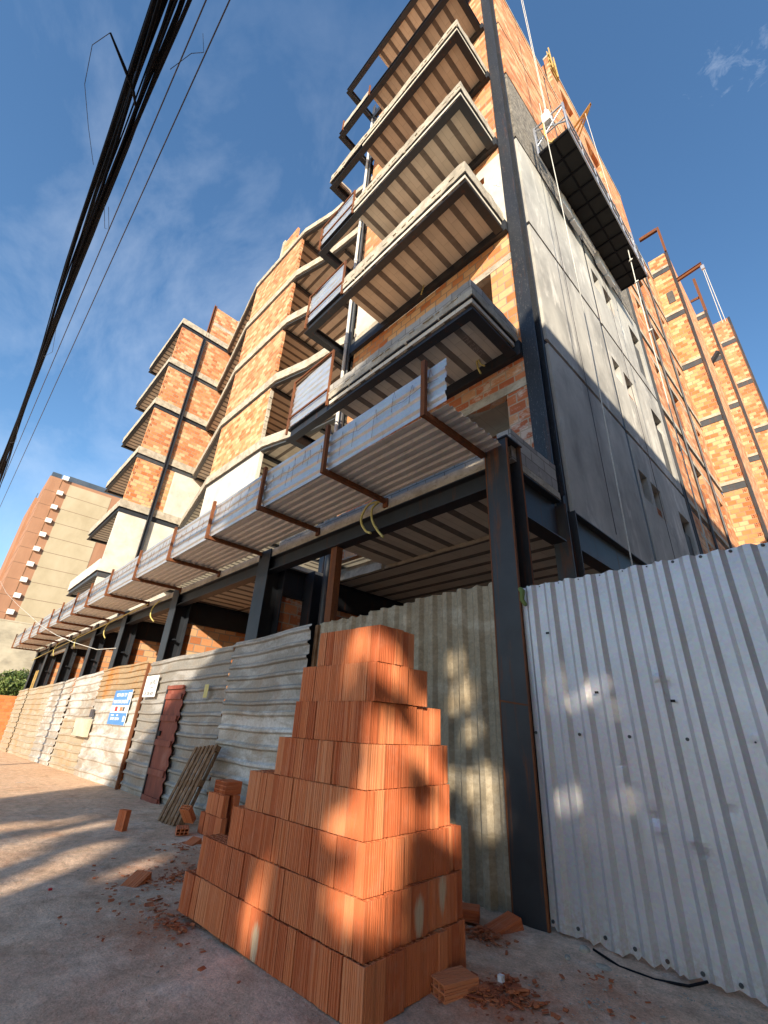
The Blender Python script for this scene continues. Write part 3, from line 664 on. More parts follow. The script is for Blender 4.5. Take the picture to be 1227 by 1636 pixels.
for L in range(0,6):
    z0 = LV[L]+(.0 if L == 0 else .13); z1 = LV[L+1]
    mat = 'plaster_grey' if L < 3 else 'chapisco' if L == 3 else 'brick'
    mb = MB(); sidewall(mb, 6.96, 11.05, z0, z1, .2); mb.build('render_panel' if L < 4 else 'side_wall', M[mat], BLD)
    mb = MB(); ops = winB.get(L, [(12.6,13.6,z0+1.0,z0+2.2)] if L > 3 else []); sidewall(mb, 11.27, 16.15, z0, z1, .2, ops)
    pb = mb.build('render_panel' if L < 4 else 'side_wall', M[mat if L != 3 else 'chapisco'], BLD)
    for i, (a,b,c,d) in enumerate(ops):
        mb = MB()
        if b-a > 1 and L < 3:
            n = int((b-a)/.12)
            for k in range(n): sidebox(mb, a+k*(b-a)/n+.015, a+(k+1)*(b-a)/n-.015, c, d-.5, -.16, -.09, 0)
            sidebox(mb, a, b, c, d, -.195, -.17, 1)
            mb.build('window_form', [M['ribdark'],M['dark']], pb)
        else:
            sidebox(mb, a, b, c, c+(d-c)*.42, -.17, -.10, 0) if i % 2 == 1 or L > 2 else None
            sidebox(mb, a, b, c, d, -.215, -.18, 1)  # dark backing sheet in place of the shaded room behind
            mb.build('window_infill', [M['holes'],M['dark']], pb)
    # recessed steel at the storey joint, expansion strip and end column
    mb = MB(); sidebox(mb, 6.96, 16.15, z1+.001, z1+.129, -.2, -.05); mb.build('joint_beam', M['steel'], BLD)
    mb = MB(); sidebox(mb, 11.05, 11.27, z0, z1, -.12, -.02); mb.build('joint_strip', M['steel_grey'], BLD)
    # brick bay beyond, with lintels and windows
    ops = [(17.6,18.3,z0+1.5,z0+2.9),(19.6,20.9,z0+.7,z0+2.9),(23.4,24.2,z0+1.3,z0+2.7)]
    mb = MB(); sidewall(mb, 16.55, 25.5, z0, z1-.25, .2, ops); sb = mb.build('side_wall', M['brick'], BLD)
    for i, (a,b,c,d) in enumerate(ops):
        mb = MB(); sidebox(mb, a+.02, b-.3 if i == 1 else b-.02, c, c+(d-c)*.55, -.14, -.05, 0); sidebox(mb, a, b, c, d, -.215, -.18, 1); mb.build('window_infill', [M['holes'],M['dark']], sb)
    mb = MB(); sidebox(mb, 17.2, 24.4, z0+2.9, z0+3.08, -.2, .006); sidebox(mb, 16.55, 25.5, z1+.02, z1+.24, -.2, .02); rough(mb.build('lintel_band', M['concrete'], sb), .004, 80+L)
    mb = MB(); sidebox(mb, 16.55, 25.5, z1-.25, z1+.02, -.2, -.06); sidebox(mb, 16.55, 25.5, z1-.25, z1-.235, -.05, .02); mb.build('floor_beam', M['steel_grey'], sb)
    mb = MB(); sidebox(mb, 16.17, 16.53, z0, z1+.13, -.16, -.03); sidebox(mb, 16.17, 16.2, z0, z1+.13, -.03, .03); sidebox(mb, 16.5, 16.53, z0, z1+.13, -.03, .03); mb.build('bay_column', M['steel_grey'], BLD)
mb = MB()
for y in (19.0, 22.3):
    mb.tube([(sx(y)+.06,y,5.4),(sx(y)+.06,y,29)], .045, 8)
mb.build('riser_pipe', M['steel_grey'], BLD)
# roof level: brick upstand, then the taller stair block with formwork still on
mb = MB(); sidewall(mb, 6.96, 12.6, 29.23, 29.7, .2); sidebox(mb, 6.96, 12.6, 29.7, 29.85, -.2, .02, 1); mb.build('roof_parapet', [M['brick'],M['concrete']], BLD)
mb = MB(); sidewall(mb, 12.62, 22.5, 29.23, 34.3, .2, [(13.6,15.2,30.6,32.8),(16.4,18.6,30.4,32.6)]); sidebox(mb, 12.6, 22.5, 34.3, 34.5, -.22, .03, 1); stb = mb.build('stair_block', [M['brick'],M['concrete']], BLD)
mb = MB(); sidebox(mb, 12.62, 13.4, 32.9, 34.9, .02, .06)
for z in (33.1,33.7,34.3): sidebox(mb, 12.55, 13.5, z, z+.1, .06, .12)
for y in (12.65,13.2): sidebox(mb, y, y+.09, 32.9, 35.2, .12, .17)
mb.build('formwork', M['wood_new'], stb)
mb = MB(); mb.box(-12,sx(14)-.25,12.75,22,29.2,34.2); mb.build('stair_block_core', M['brick'], stb)
# timber outrigger carrying the far rope of the platform
mb = MB()
mb.obox((sx(14.1),14.05,29.2),(1.15,-.9,-1.0),(0,.09,0),(0,0,.09)); mb.obox((sx(14.1),14.35,29.2),(1.15,-1.2,-1.0),(0,.07,0),(0,0,.09)); mb.obox((sx(14.1),14.1,28.0),(1.1,-.9,.2),(0,.07,0),(0,0,.07))
mb.build('outrigger', M['wood_new'], BLD)

# --- stepped rear wings facing us on the right
def rear(x0, x1, y, top, name_post=True, first=2, ptop=None):
    mb = MB(); mb.box(x0, x1-.14, y, y+.2, 4, top); r = 20
    while (r+1)*.232 < top:
        if r % 2 and not any(abs(r*.232+.1-(LV[L]+.25)) < .4 for L in range(7)): mb.box(x1-.36, x1-.19, y-.006, y-.0015, r*.232+.03, r*.232+.205, 1)
        r += 1
    w_ = mb.build('rear_wall', [M['brick_pale'] if x0 < -2 else M['brick'], M['holes']], BLD)
    for L in range(1,7):
        z = LV[L]
        if z+.5 > top+.6: continue
        mb = MB(); mb.box(x0, x1-.16, y-.03, y-.002, z-.02, z+.32); mb.build('rear_beam', M['steel_grey'], w_)
        mc = MB(); mc.box(x0, x1-.17, y-.06, y-.002, z+.32, z+.50); rough(mc.build('rear_slab_edge', M['concrete'], w_), .005, int(y))
    mb = MB(); mb.box(x1-.02, x1+.0, y-.05, y+.12, 4, top); mb.box(x1-.13,x1-.02,y-.05,y-.035,4,top); mb.build('rear_column', M['steel_rusty'], w_)
    mb = MB(); mb.box(x1-.2, x1-.02, y+.3, y+8, 4, top-.3); mb.build('rear_return_wall', M['brick'], w_)
    return w_
b1 = rear(-2.62, -1.46, 25.5, 30.75)
mb = MB(); mb.box(-1.58,-1.46,25.38,25.70,30.75,33.25); mb.box(-2.68,-1.60,25.40,25.58,33.05,33.25); mb.box(-2.68,-1.60,25.40,25.42,33.25,33.30); mb.build('roof_frame', M['rust'], b1)
mb = MB(); mb.ibeam((-1.46,25.5,27.78),(-.10,25.5,28.0),.26,.14); mb.build('hoist_arm', M['rust'], b1)
mb = MB(); mb.box(-.20,-.02,25.42,25.58,27.65,27.95); mb.build('pulley', M['alu'], b1)
mb = MB(); mb.box(-2.2,-1.85,25.46,25.494,26.35,27.3); mb.build('patch', M['ribdark'], b1)
b2 = rear(-1.5, -.80, 31.2, 29.7)
mb = MB(); mb.hcol(-.95,-.78,31.3,31.5,29.8,33.2,.02); mb.box(-1.5,-.95,31.36,31.44,31.2,31.4); mb.build('roof_frame', M['rust'], b2)
mb = MB(); mb.obox((-1.5,30.4,24.6),(.55,-.1,.55),(.05,.3,0),(-.12,0,.12)); mb.build('floodlight', M['steel'], b2)
b3 = rear(-.86, .22, 35.2, 31.6)
b4 = rear(-.3, 2.2, 44.0, 27.0)
mb = MB(); mb.box(1.9,2.1,43.6,43.8,24,26); mb.build('rear_formwork', M['wood_new'], b4)

# --- ground storey: steel frame, slab, dark interior
mb = MB(); mb.hcol(-3.03,-2.66,4.76,5.14,-.12,5.40,.025); mb.box(-3.05,-2.64,4.74,5.16,5.40,5.42)
fc = tag(mb.build('front_column', M['steel_rusty'], BLD), 'blue-black corner column streaked with rust')
mb = MB()
for xx in (-3.032,-2.676): mb.box(xx,xx+.018,4.757,4.788,-.12,5.38)
mb.box(-2.662,-2.655,5.11,5.142,-.12,5.38); mb.build('rusted_edge', M['rust'], fc)
mb = MB(); mb.obox((-3.03,4.755,1.92),(.37,0,-.05),(0,.006,0),(0,0,.018)); mb.build('weld_seam', M['rust'], fc)
mb = MB(); mb.box(-3.10,-2.60,4.70,5.2,-.03,-.005); mb.build('base_plate', M['rust'], fc)
for x in (-9.53,-14.95,-20.0,-24.3,-29.4,-34.7,-38.6):
    mb = MB(); mb.hcol(x,x+.52,4.82,5.30,-1,5.28,.022)
    if x < -12:
        for z in (1.5,2.6,3.7): mb.box(x+.02,x+.50,5.0,5.12,z,z+.04)
    mb.build('front_column', M['steel'], BLD)
mb = MB(); mb.box(-6.74,-6.56,4.90,5.05,-.1,4.74); mb.build('prop_post', M['rust'], BLD)
mb = MB(); mb.ibeam((-38.6,4.97,4.745),(-3.04,4.97,4.745),.335,.24); mb.build('front_beam', M['steel'], BLD)
mb = MB(); mb.box(-38.6,-3.04,4.862,5.10,5.085,5.27); rough(mb.build('front_slab_edge', M['concrete'], BLD), .007, 91)
mb = MB(); mb.box(-2.99,-2.70,5.16,6.40,5.05,5.17); rough(mb.build('side_slab_edge', M['concrete'], BLD), .006, 92)
mb = MB(); mb.ibeam((-2.83,5.14,4.33),(-2.83,6.42,4.33),.71,.24); mb.build('side_beam', M['steel'], BLD)
mb = MB(); mb.box(-2.95,-2.72,5.0,6.40,5.172,5.70); mb.box(-8.9,-3.05,4.95,5.09,5.272,5.46); rough(mb.build('block_parapet', M['block'], BLD), .006, 93)
mb = MB(); mb.hcol(-2.98,-2.70,6.56,6.92,-.1,5.05,.022); tag(mb.build('front_column', M['steel_rusty'], BLD), 'second corner column under the side wall')
mb = MB(); mb.ibeam((-2.84,6.94,4.36),(-2.70,25.4,4.36),.69,.24); mb.build('side_beam', M['steel'], BLD)
gs = soffit([(-7.15,5.12),(-2.95,5.12),(-2.95,6.80),(-7.15,6.80)], 5.0, 'ground_ceiling', BLD, 'y', -20)
soffit([(-39,6.84),(-2.95,6.84),(-2.95,17),(-39,17)], 5.003, 'ground_ceiling', BLD, 'x', 6.9, .55)
soffit([(-39,5.12),(-9.1,5.12),(-9.1,6.84),(-39,6.84)], 5.0, 'ground_ceiling', BLD, 'y', -40)
mb = MB(); mb.box(-9.1,-2.95,6.80,6.838,4.93,5.25); mb.box(-9.1,-7.2,6.70,6.80,4.9,5.1); rough(mb.build('trimmer', M['concrete'], gs), .006, 95)
for x in (-9.3,-14.7,-19.8,-24.0,-29.2,-34.4):   # deep transfer beams going back
    mb = MB(); mb.ibeam((x,5.32,4.3),(x,16.9,4.3),.68,.3); mb.build('transfer_beam', M['steel'], BLD)
    mb = MB(); mb.box(x-.08,x+.08,5.31,12,-1,4.29); mb.build('cross_wall', M['brick_near' if x == -9.3 else 'brick'], BLD)
mb = MB(); mb.box(-39,-9.6,16.9,17,-1,5); mb.box(-9.6,-2.8,12.9,13,-1,5.0); mb.box(-39.1,-39,5.2,17,-1,5); mb.build('ground_back_wall', M['brick'], BLD)
# infill masonry behind the columns
for (x0,x1,y,zt) in ():
    mb = MB(); mb.box(x0,x1,y,y+.16,-1,zt); iw = mb.build('infill_wall', M['brick_near'] if x0 == -11.9 else M['brick'], BLD)
    if x0 in (-18.4,-11.9):
        mb = MB(); mb.box(x0-.1,x1+.1,y-.06,y+.2,zt,zt+.75); mb.build('infill_beam', M['steel'], iw)
mb = MB(); mb.hcol(-9.25,-8.85,6.0,6.4,-1,5,.022); mb.build('inner_column', M['steel'], BLD)
mb = MB(); mb.tube([(-8.75,6.3,0),(-8.75,6.3,6.6)], .09, 10); mb.build('drain_pipe', M['steel_grey'], BLD)
mb = MB()
for x in (-37.6,-37.0): mb.box(x,x+.05,5.0,5.06,-.8,3.9)
mb.build('bare_rods', M['wood_new'], BLD)
# ------------------------------------------------------------------ corrugated sheets
def trap(W, pitch, depth, a=.45, b=.15, c=.25, start=0.):
    """trapezoid profile: list of (across, out)"""
    pts = []; q = -start
    while q < W:
        for f, d in ((0,0),(a,0),(a+b,depth),(a+b+c,depth)):
            u = q + f*pitch
            if 0 <= u <= W: pts.append((u,d))
        q += pitch
    pts = sorted(set(pts))
    if pts[0][0] > 0: pts.insert(0,(0,pts[0][1]))
    if pts[-1][0] < W: pts.append((W,pts[-1][1]))
    return pts
def sheet(name, mat, parent, P, prof, L, nl, jit=.0, dents=(), th=.003, seed=0, e0=0., e1=0., loc=None):
    """P(u,l,d) -> point; u across the ribs, l along them, d outwards"""
    r = random.Random(seed); mb = MB(); vs = []; m = len(prof)
    for j in range(nl+1):
        l = L*j/nl
        for (u,d) in prof:
            dd = d
            for (du,dl,rad,amp) in dents:
                q = ((u-du)**2 + (l-dl)**2)/(rad*rad)
                if q < 6: dd += amp*math.exp(-1.6*math.sqrt(q))
            ll = l + (r.uniform(-e0,e0) if j == 0 else r.uniform(-e1,e1) if j == nl else 0)
            vs.append(P(u + r.uniform(-jit,jit)*.5, ll, dd + r.uniform(-jit,jit)))
    mb.add(vs, [(j*m+i, j*m+i+1, (j+1)*m+i+1, (j+1)*m+i) for j in range(nl) for i in range(m-1)])
    o = mb.build(name, mat, parent, loc); s = o.modifiers.new('thickness','SOLIDIFY'); s.thickness = th; s.offset = 0
    return o

# ------------------------------------------------------------------ awning over the pavement
AW = empty('protective_awning', (-20,4.2,5.28), 'long corrugated metal awning on rusty brackets above the tin fence', 'awning')
BX = [-3.05,-5.18,-7.2,-9.45,-11.75,-14.45,-17.35,-20.05,-22.3,-25.0,-27.2,-29.9,-32.5,-35.7,-39.0]
def slope(x): return 0.
prev = -2.74
for i in range(0, len(BX)-1):
    xa, xb = prev, BX[i+1]-.08; prev = BX[i+1]+.02
    hz = 5.285+.006*(i % 2)
    sheet('awning_sheet', M['galv_shade'], AW, lambda u,l,d: (xa+(xb-xa)*l/1., 3.53+u, hz+d), trap(1.22,.165,.034,.42,.16,.26,.05*(i%3)), 1., 8, .003, [(rnd.uniform(.1,1.1),rnd.random(),.3,rnd.uniform(-.03,.03)) for _ in range(3)], seed=i)
    ht = rnd.uniform(.76,.84) if i else .72
    xa2 = xa; yy = 3.515+.006*(i % 2)
    sheet('fascia_sheet', M['galv_fascia'], AW, lambda u,l,d: (xa2+(xb-xa2)*l/1., yy-d, 5.26+u+ (.0 if i else .06*(1-l))), trap(ht,.21,.03,.46,.16,.2,.03), 1., 8, .003, [(rnd.uniform(.1,.7),rnd.random(),.25,rnd.uniform(-.03,.03)) for _ in range(3)], seed=100+i)
    if i < 9:   # tangled tie-wire hanging on the fascia
        mb = MB(); r = random.Random(i); x = xa2-.2
        while x > xb+.25:
            z = 5.9+r.uniform(-.08,.08); w_ = r.uniform(.03,.08); h = r.uniform(.08,.2)
            pts = [(x,yy-.036,z-h),(x-w_*.4,yy-.04,z),(x-w_,yy-.036,z-h*.9),(x-w_*1.3,yy-.034,z-h*1.6-r.uniform(0,.2))]
            mb.tube(pts, .0028, 4)
            x -= r.uniform(.16,.5)
        z = 5.72; mb.tube([(xa2-.1+(xb-xa2)*k/8., yy-.036, z+r.uniform(-.05,.05)) for k in range(9)], .0025, 4)
        mb.build('tie_wire', M['rust'], AW)
for i, x in enumerate(BX):
    mb = MB(); mb.box(x-.035,x+.035,3.46,4.90 if i else 4.75,5.195,5.275); mb.box(x-.035,x+.035,3.405,3.465,5.19,6.12 if i != 11 else 6.0)
    mb.obox((x-.034,3.47,5.20),(.068,0,0),(0,.16,0),(0,0,.004)); mb.box(x-.05,x+.05,4.82,4.86,5.12,5.29) if i else None
    mb.build('bracket', M['rust'], AW)

# ------------------------------------------------------------------ tin fence along the pavement
FG = 'corrugated tin fences along the pavement'
def screws(pts, parent, mat='steel_grey'):
    mb = MB(); mb.tube([(0,.002,0),(0,-.006,0)], .015, 8); mb.tube([(0,-.006,0),(0,-.014,0)], .008, 6)
    s0 = mb.build('screw', M[mat], parent, ORG[parent.name]); me = s0.data; first = True
    me.transform(Matrix.Translation(ORG[parent.name]))
    for p in pts:
        o = s0 if first else s0.copy()
        if not first: COL.objects.link(o)
        first = False; o.location = Vector(p)-ORG[parent.name]
# near right panel: bright, vertical ribs
def fine(pr, step=.03):
    out = []
    for (a,da),(b,db) in zip(pr, pr[1:]):
        n = max(1, int((b-a)/step+.5)); out += [(a+(b-a)*k/n, da+(db-da)*k/n) for k in range(n)]
    return out + [pr[-1]]
dents = [(1.30,2.08,.04,.022),(1.36,2.02,.03,-.02),(1.05,.98,.05,-.028),(1.08,.90,.04,.02),(1.33,.86,.05,.025),(1.36,.78,.03,-.02),(1.72,.45,.06,-.02),(2.05,.42,.07,.03),(1.73,.06,.10,.05),(2.3,.25,.08,-.025),(2.4,.9,.06,.02),(.86,1.35,.03,-.016),(1.6,1.1,.04,-.016),(1.9,1.62,.03,.015)]
rp = empty('corrugated_fence', (-.4,4.8,0), 'bright galvanized fence panel with vertical ribs, right of the rusty steel column', 'fence', FG)
sheet('panel_sheet', M['galv_fence'], rp, lambda u,l,d: (-2.665+u, 4.815-d+.012*math.sin(l*1.3+u), .035+l), fine(trap(4.6,.232,.040,.40,.18,.24,.03)), 3.15, 110, .0006, dents, .003, 5, .018, .008)
screws([(-2.42+.2315*k, 4.812, 3.165) for k in range(14)] + [(-2.64+.4655*k, 4.812, 1.62) for k in range(9)] + [(-2.64+.2315*k, 4.812, .085+.01*math.sin(k)) for k in range(14)], rp)
mb = MB(); mb.box(-2.66,1.9,4.83,4.87,2.98,3.06); mb.box(-2.66,1.9,4.83,4.87,1.58,1.66); mb.box(-2.66,1.9,4.83,4.87,.10,.17); mb.build('rail', M['rust'], rp)
for (x,z) in ((-2.37,2.62),(-1.93,2.0),(-1.28,1.92),(-.93,.16),(-.55,.36),(-.42,.33)):
    mb = MB(); mb.prism([(x-.02,4.772),(x+.018,4.774),(x+.012,4.776),(x-.015,4.776)], z-.012, z+.010); mb.build('puncture', M['dark'], rp)
mb = MB(); mb.tube([(-2.64,4.74,3.16),(-2.60,4.72,3.12),(-2.62,4.73,3.02),(-2.58,4.74,2.95)], [.03,.035,.03,.02], 6); tag(mb.build('rag', M['leaf'], None), 'scrap of green plastic tied at the top corner of the bright fence panel', 'plastic scrap')
# middle panel in shade
mp_ = empty('corrugated_fence', (-5,4.9,0), 'dull grey fence panel with vertical ribs behind the brick stack', 'fence', FG)
for k, (xa, xb, zt) in enumerate(((-6.84,-5.42,3.27),(-5.50,-4.35,3.30),(-4.42,-3.02,3.34))):
    sheet('panel_sheet', M['fibre'], mp_, lambda u,l,d: (xa+u, 4.90-d-.008*k, -.08+l), trap(xb-xa,.255,.05,.34,.2,.26,.06*k), zt+.08, 24, .003, (), .005, 20+k, .01, .015)
# left panels with horizontal ribs, two courses of sheets each
def hpanel(xa, xb, za, zb, mats, label, seed, yoff=0., mid=1.55, door=False):
    x0, x1 = min(xa,xb), max(xa,xb)
    e = empty('corrugated_fence', ((x0+x1)/2,4.8,gz((x0+x1)/2)), label, 'fence', FG)
    r = random.Random(seed); W = x1-x0
    def top(l): return zb + (za-zb)*l/W          # xa is the right-hand end
    for t, (lo, hi, m) in enumerate(((None, mid+.08, mats[0]), (mid, None, mats[1]))):
        def P(u,l,d):
            x = x0+l; b = gz(x)-.02 if lo is None else lo; tt = top(l) if hi is None else hi
            H = (tt-b)
            return (x, 4.765+yoff-d-(.012 if t else 0)+.02*math.sin(l*1.1+seed)*.6, b + u*H + .012*math.sin(l*2.3+seed+t))
        n = 6 if t else 7
        prof = [(u,d) for u,d in trap(1., 1./n, .046, .60,.12,.14, .02)]
        dn = [(r.random(), r.uniform(0,W), r.uniform(.15,.4), r.uniform(-.03,.03)) for _ in range(7)]
        mb = MB(); vs = []; nl = max(10, int(W*5)); mm_ = len(prof)
        for j in range(nl+1):
            l = W*j/nl
            for (u,d) in prof:
                dd = d
                for (du,dl,rad,amp) in dn:
                    q = ((u-du)*1.7)**2/(rad*rad) + (l-dl)**2/(rad*rad)
                    if q < 6: dd += amp*math.exp(-q)
                vs.append(P(u, l + (r.uniform(-.02,.02) if j in (0,nl) else 0), dd + r.uniform(-.003,.003)))
        mb.add(vs, [(j*mm_+i, (j+1)*mm_+i, (j+1)*mm_+i+1, j*mm_+i+1) for j in range(nl) for i in range(mm_-1)])
        o = mb.build('panel_sheet', M[m], e); s = o.modifiers.new('thickness','SOLIDIFY'); s.thickness = .004; s.offset = 0
    return e
hpanel(-6.88,-9.80,3.24,3.16,('old_pale','old_sheet'),'grey fence panel with horizontal ribs and tie wires, directly left of the brick stack',1,0.,1.75)
hpanel(-9.84,-15.08,3.12,3.07,('old_sheet','old_sheet'),'long horizontally ribbed fence panel around the dark red door',2,.03,1.5)
hpanel(-15.18,-20.05,3.12,3.10,('old_pale','old_orange'),'fence panel stained orange along its top, carrying the blue sign',3,.0,2.05)
hpanel(-20.1,-24.3,3.08,2.95,('old_tan','old_pale'),'fence panel carrying the pale meter box',4,.03,1.3)
hpanel(-24.35,-28.6,2.96,2.82,('old_pale','old_pale'),'spattered fence panel between the meter box panel and the dark wavy shadow',5,.0,1.4)
hpanel(-28.65,-35.7,2.85,2.76,('old_tan','old_tan'),'second fence panel from the far end, dusty tan',6,.03,1.2)
hpanel(-35.75,-39.3,2.78,2.72,('old_tan','old_tan'),'tan end panel of the fence beside the orange brick wall',7,.0,1.2)
for (x, z1, lab, mat) in ((-15.13,3.02,'orange rusty post between the signs in the tin fence','rust'),):
    mb = MB(); mb.box(x-.045,x+.045,4.69,4.76,gz(x)-.1,z1); tag(mb.build('fence_post', M[mat], None, (x,4.77,gz(x))), lab, 'post')
mb = MB(); mb.box(-6.90,-6.82,4.84,4.93,-.1,3.24); tag(mb.build('fence_post', M['wood'], None, (-6.86,4.88,0)), 'thin timber fence post just left of the brick stack', 'post')
# door
dr = empty('sheet_door', (-12.5,4.74,-.2), 'narrow dark red sheet metal door in the tin fence', 'door')
mb = MB(); nz = 60; vs = []
xr = []
for j in range(nz+1):
    z = -.24+2.56*j/nz; xr.append(-11.93+.05*math.sin(z*2*math.pi/.26))
    for k in range(5):
        vs.append((-13.0+(xr[-1]+13.0)*k/4, 4.695-.006*math.sin(k*2.2+z), z))
mb.add(vs, [(j*5+k, j*5+k+1, (j+1)*5+k+1, (j+1)*5+k) for j in range(nz) for k in range(4)])
o = mb.build('door_leaf', M['door'], dr); s = o.modifiers.new('thickness','SOLIDIFY'); s.thickness = .012
mb = MB()
for z in (-.22,.33,.95,1.5,2.0): mb.box(-12.98,-11.98,4.657,4.681,z,z+.13)
mb.box(-12.98,-11.96,4.652,4.681,2.24,2.33); mb.build('strap', M['door'], dr)
mb = MB(); mb.box(-13.04,-12.99,4.66,4.72,-.26,2.34); mb.build('stile', M['steel'], dr)
mb = MB(); mb.box(-12.93,-12.78,4.651,4.683,1.16,1.27); mb.build('latch_hole', M['dark'], dr)
# signs
sg = empty('blue_sign', (-16.75,4.6600,1.3), 'blue and white building materials notice on the tin fence', 'sign')
mb = MB(); mb.box(-17.6,-15.85,4.6850,4.6970,1.30,2.30); mb.build('board', M['paper'], sg)
mb = MB(); mb.box(-17.59,-15.86,4.6810,4.6849,1.86,2.295); mb.box(-17.59,-15.86,4.6810,4.6849,1.305,1.64); mb.build('blue_field', M['blue'], sg)
mb = MB(); mb.box(-16.17,-15.90,4.6775,4.6809,2.02,2.22); mb.build('sticker', M['paper'], sg)
mb = MB(); mb.box(-17.16,-16.90,4.6805,4.6849,1.68,1.82); mb.build('picture', M['red'], sg)
mb = MB(); mb.box(-16.66,-16.40,4.6805,4.6849,1.69,1.81); mb.build('picture', M['salmon'], sg)
mb = MB(); mb.box(-16.36,-16.18,4.6805,4.6849,1.69,1.81); mb.build('picture', M['ribdark'], sg)
mb = MB(); mb.box(-17.46,-17.22,4.6805,4.6849,1.68,1.81); mb.build('picture', M['pvc'], sg)
fm = lambda x,y,z: face_mtx((x,y,z),(1,0,0),(0,0,1))
text('NESTA OBRA TEM', .150, 'white', fm(-16.83,4.6795,2.15), 'lettering', sg, .0015, sx=.88)
text('PRODUTOS DE QUALIDADE', .150, 'white', fm(-16.76,4.6795,1.955), 'lettering', sg, .0015, sx=.80)
text('3283-9869  3283-9344', .115, 'white', fm(-16.92,4.6795,1.465), 'lettering', sg, .0015, sx=.86)
mb = MB(); mb.box(-17.4,-17.1,4.6795,4.6809,1.555,1.585); mb.box(-16.8,-16.65,4.6795,4.6809,1.55,1.59); mb.box(-16.12,-15.95,4.6795,4.6809,1.40,1.56); mb.build('emblem', M['white'], sg)
sw = empty('white_sign', (-14.35,4.6500,2.07), 'small white builder notice with green emblem above the red door', 'sign')
mb = MB(); mb.box(-14.82,-13.85,4.6600,4.6720,2.07,2.64); mb.build('board', M['paper'], sw)
text('SÁVIO', .20, 'ink', fm(-14.20,4.6580,2.45), 'lettering', sw, .0015, sx=.95)
text('construtora', .055, 'ink', fm(-14.20,4.6580,2.325), 'lettering', sw, .001)
text('85 3283-4039', .125, 'ink', fm(-14.32,4.6580,2.155), 'lettering', sw, .0015, sx=1.0)
mb = MB()
for k in range(4):
    a = k*.13; mb.tube([(-14.6200+.05*math.cos(q)+(.03 if k % 2 else -.02), 4.6570, 2.30+a*.75+.045*math.sin(q)) for q in [2*math.pi*i/10 for i in range(11)]], .008, 4)
mb.build('emblem', M['green'], sw)
mb = MB(); mb.box(-10.72,-10.52,4.6600,4.6660,2.02,2.30); tag(mb.build('sticker', M['hose'], None, (-10.6,4.6600,1.95)), 'small worn yellow sticker on the fence right of the red door', 'sticker')
mbx = MB(); mbx.box(-21.2,-19.35,4.5600,4.6800,.84,1.40)
bx = mbx.build('meter_box', M['box'], None, (-20.3,4.6200,.84)); tag(bx, 'pale flat meter box hung on the tin fence', 'box')
mb = MB(); mb.box(-21.18,-21.10,4.592,4.5600,.9,1.1); mb.build('hinge', M['rust'], bx)
mb = MB(); mb.box(-19.75,-19.45,4.6200,4.6800,1.46,1.72); tag(mb.build('meter', M['ink'], None, (-19.6,4.6500,1.46)), 'small dark meter above the pale box on the fence', 'meter')

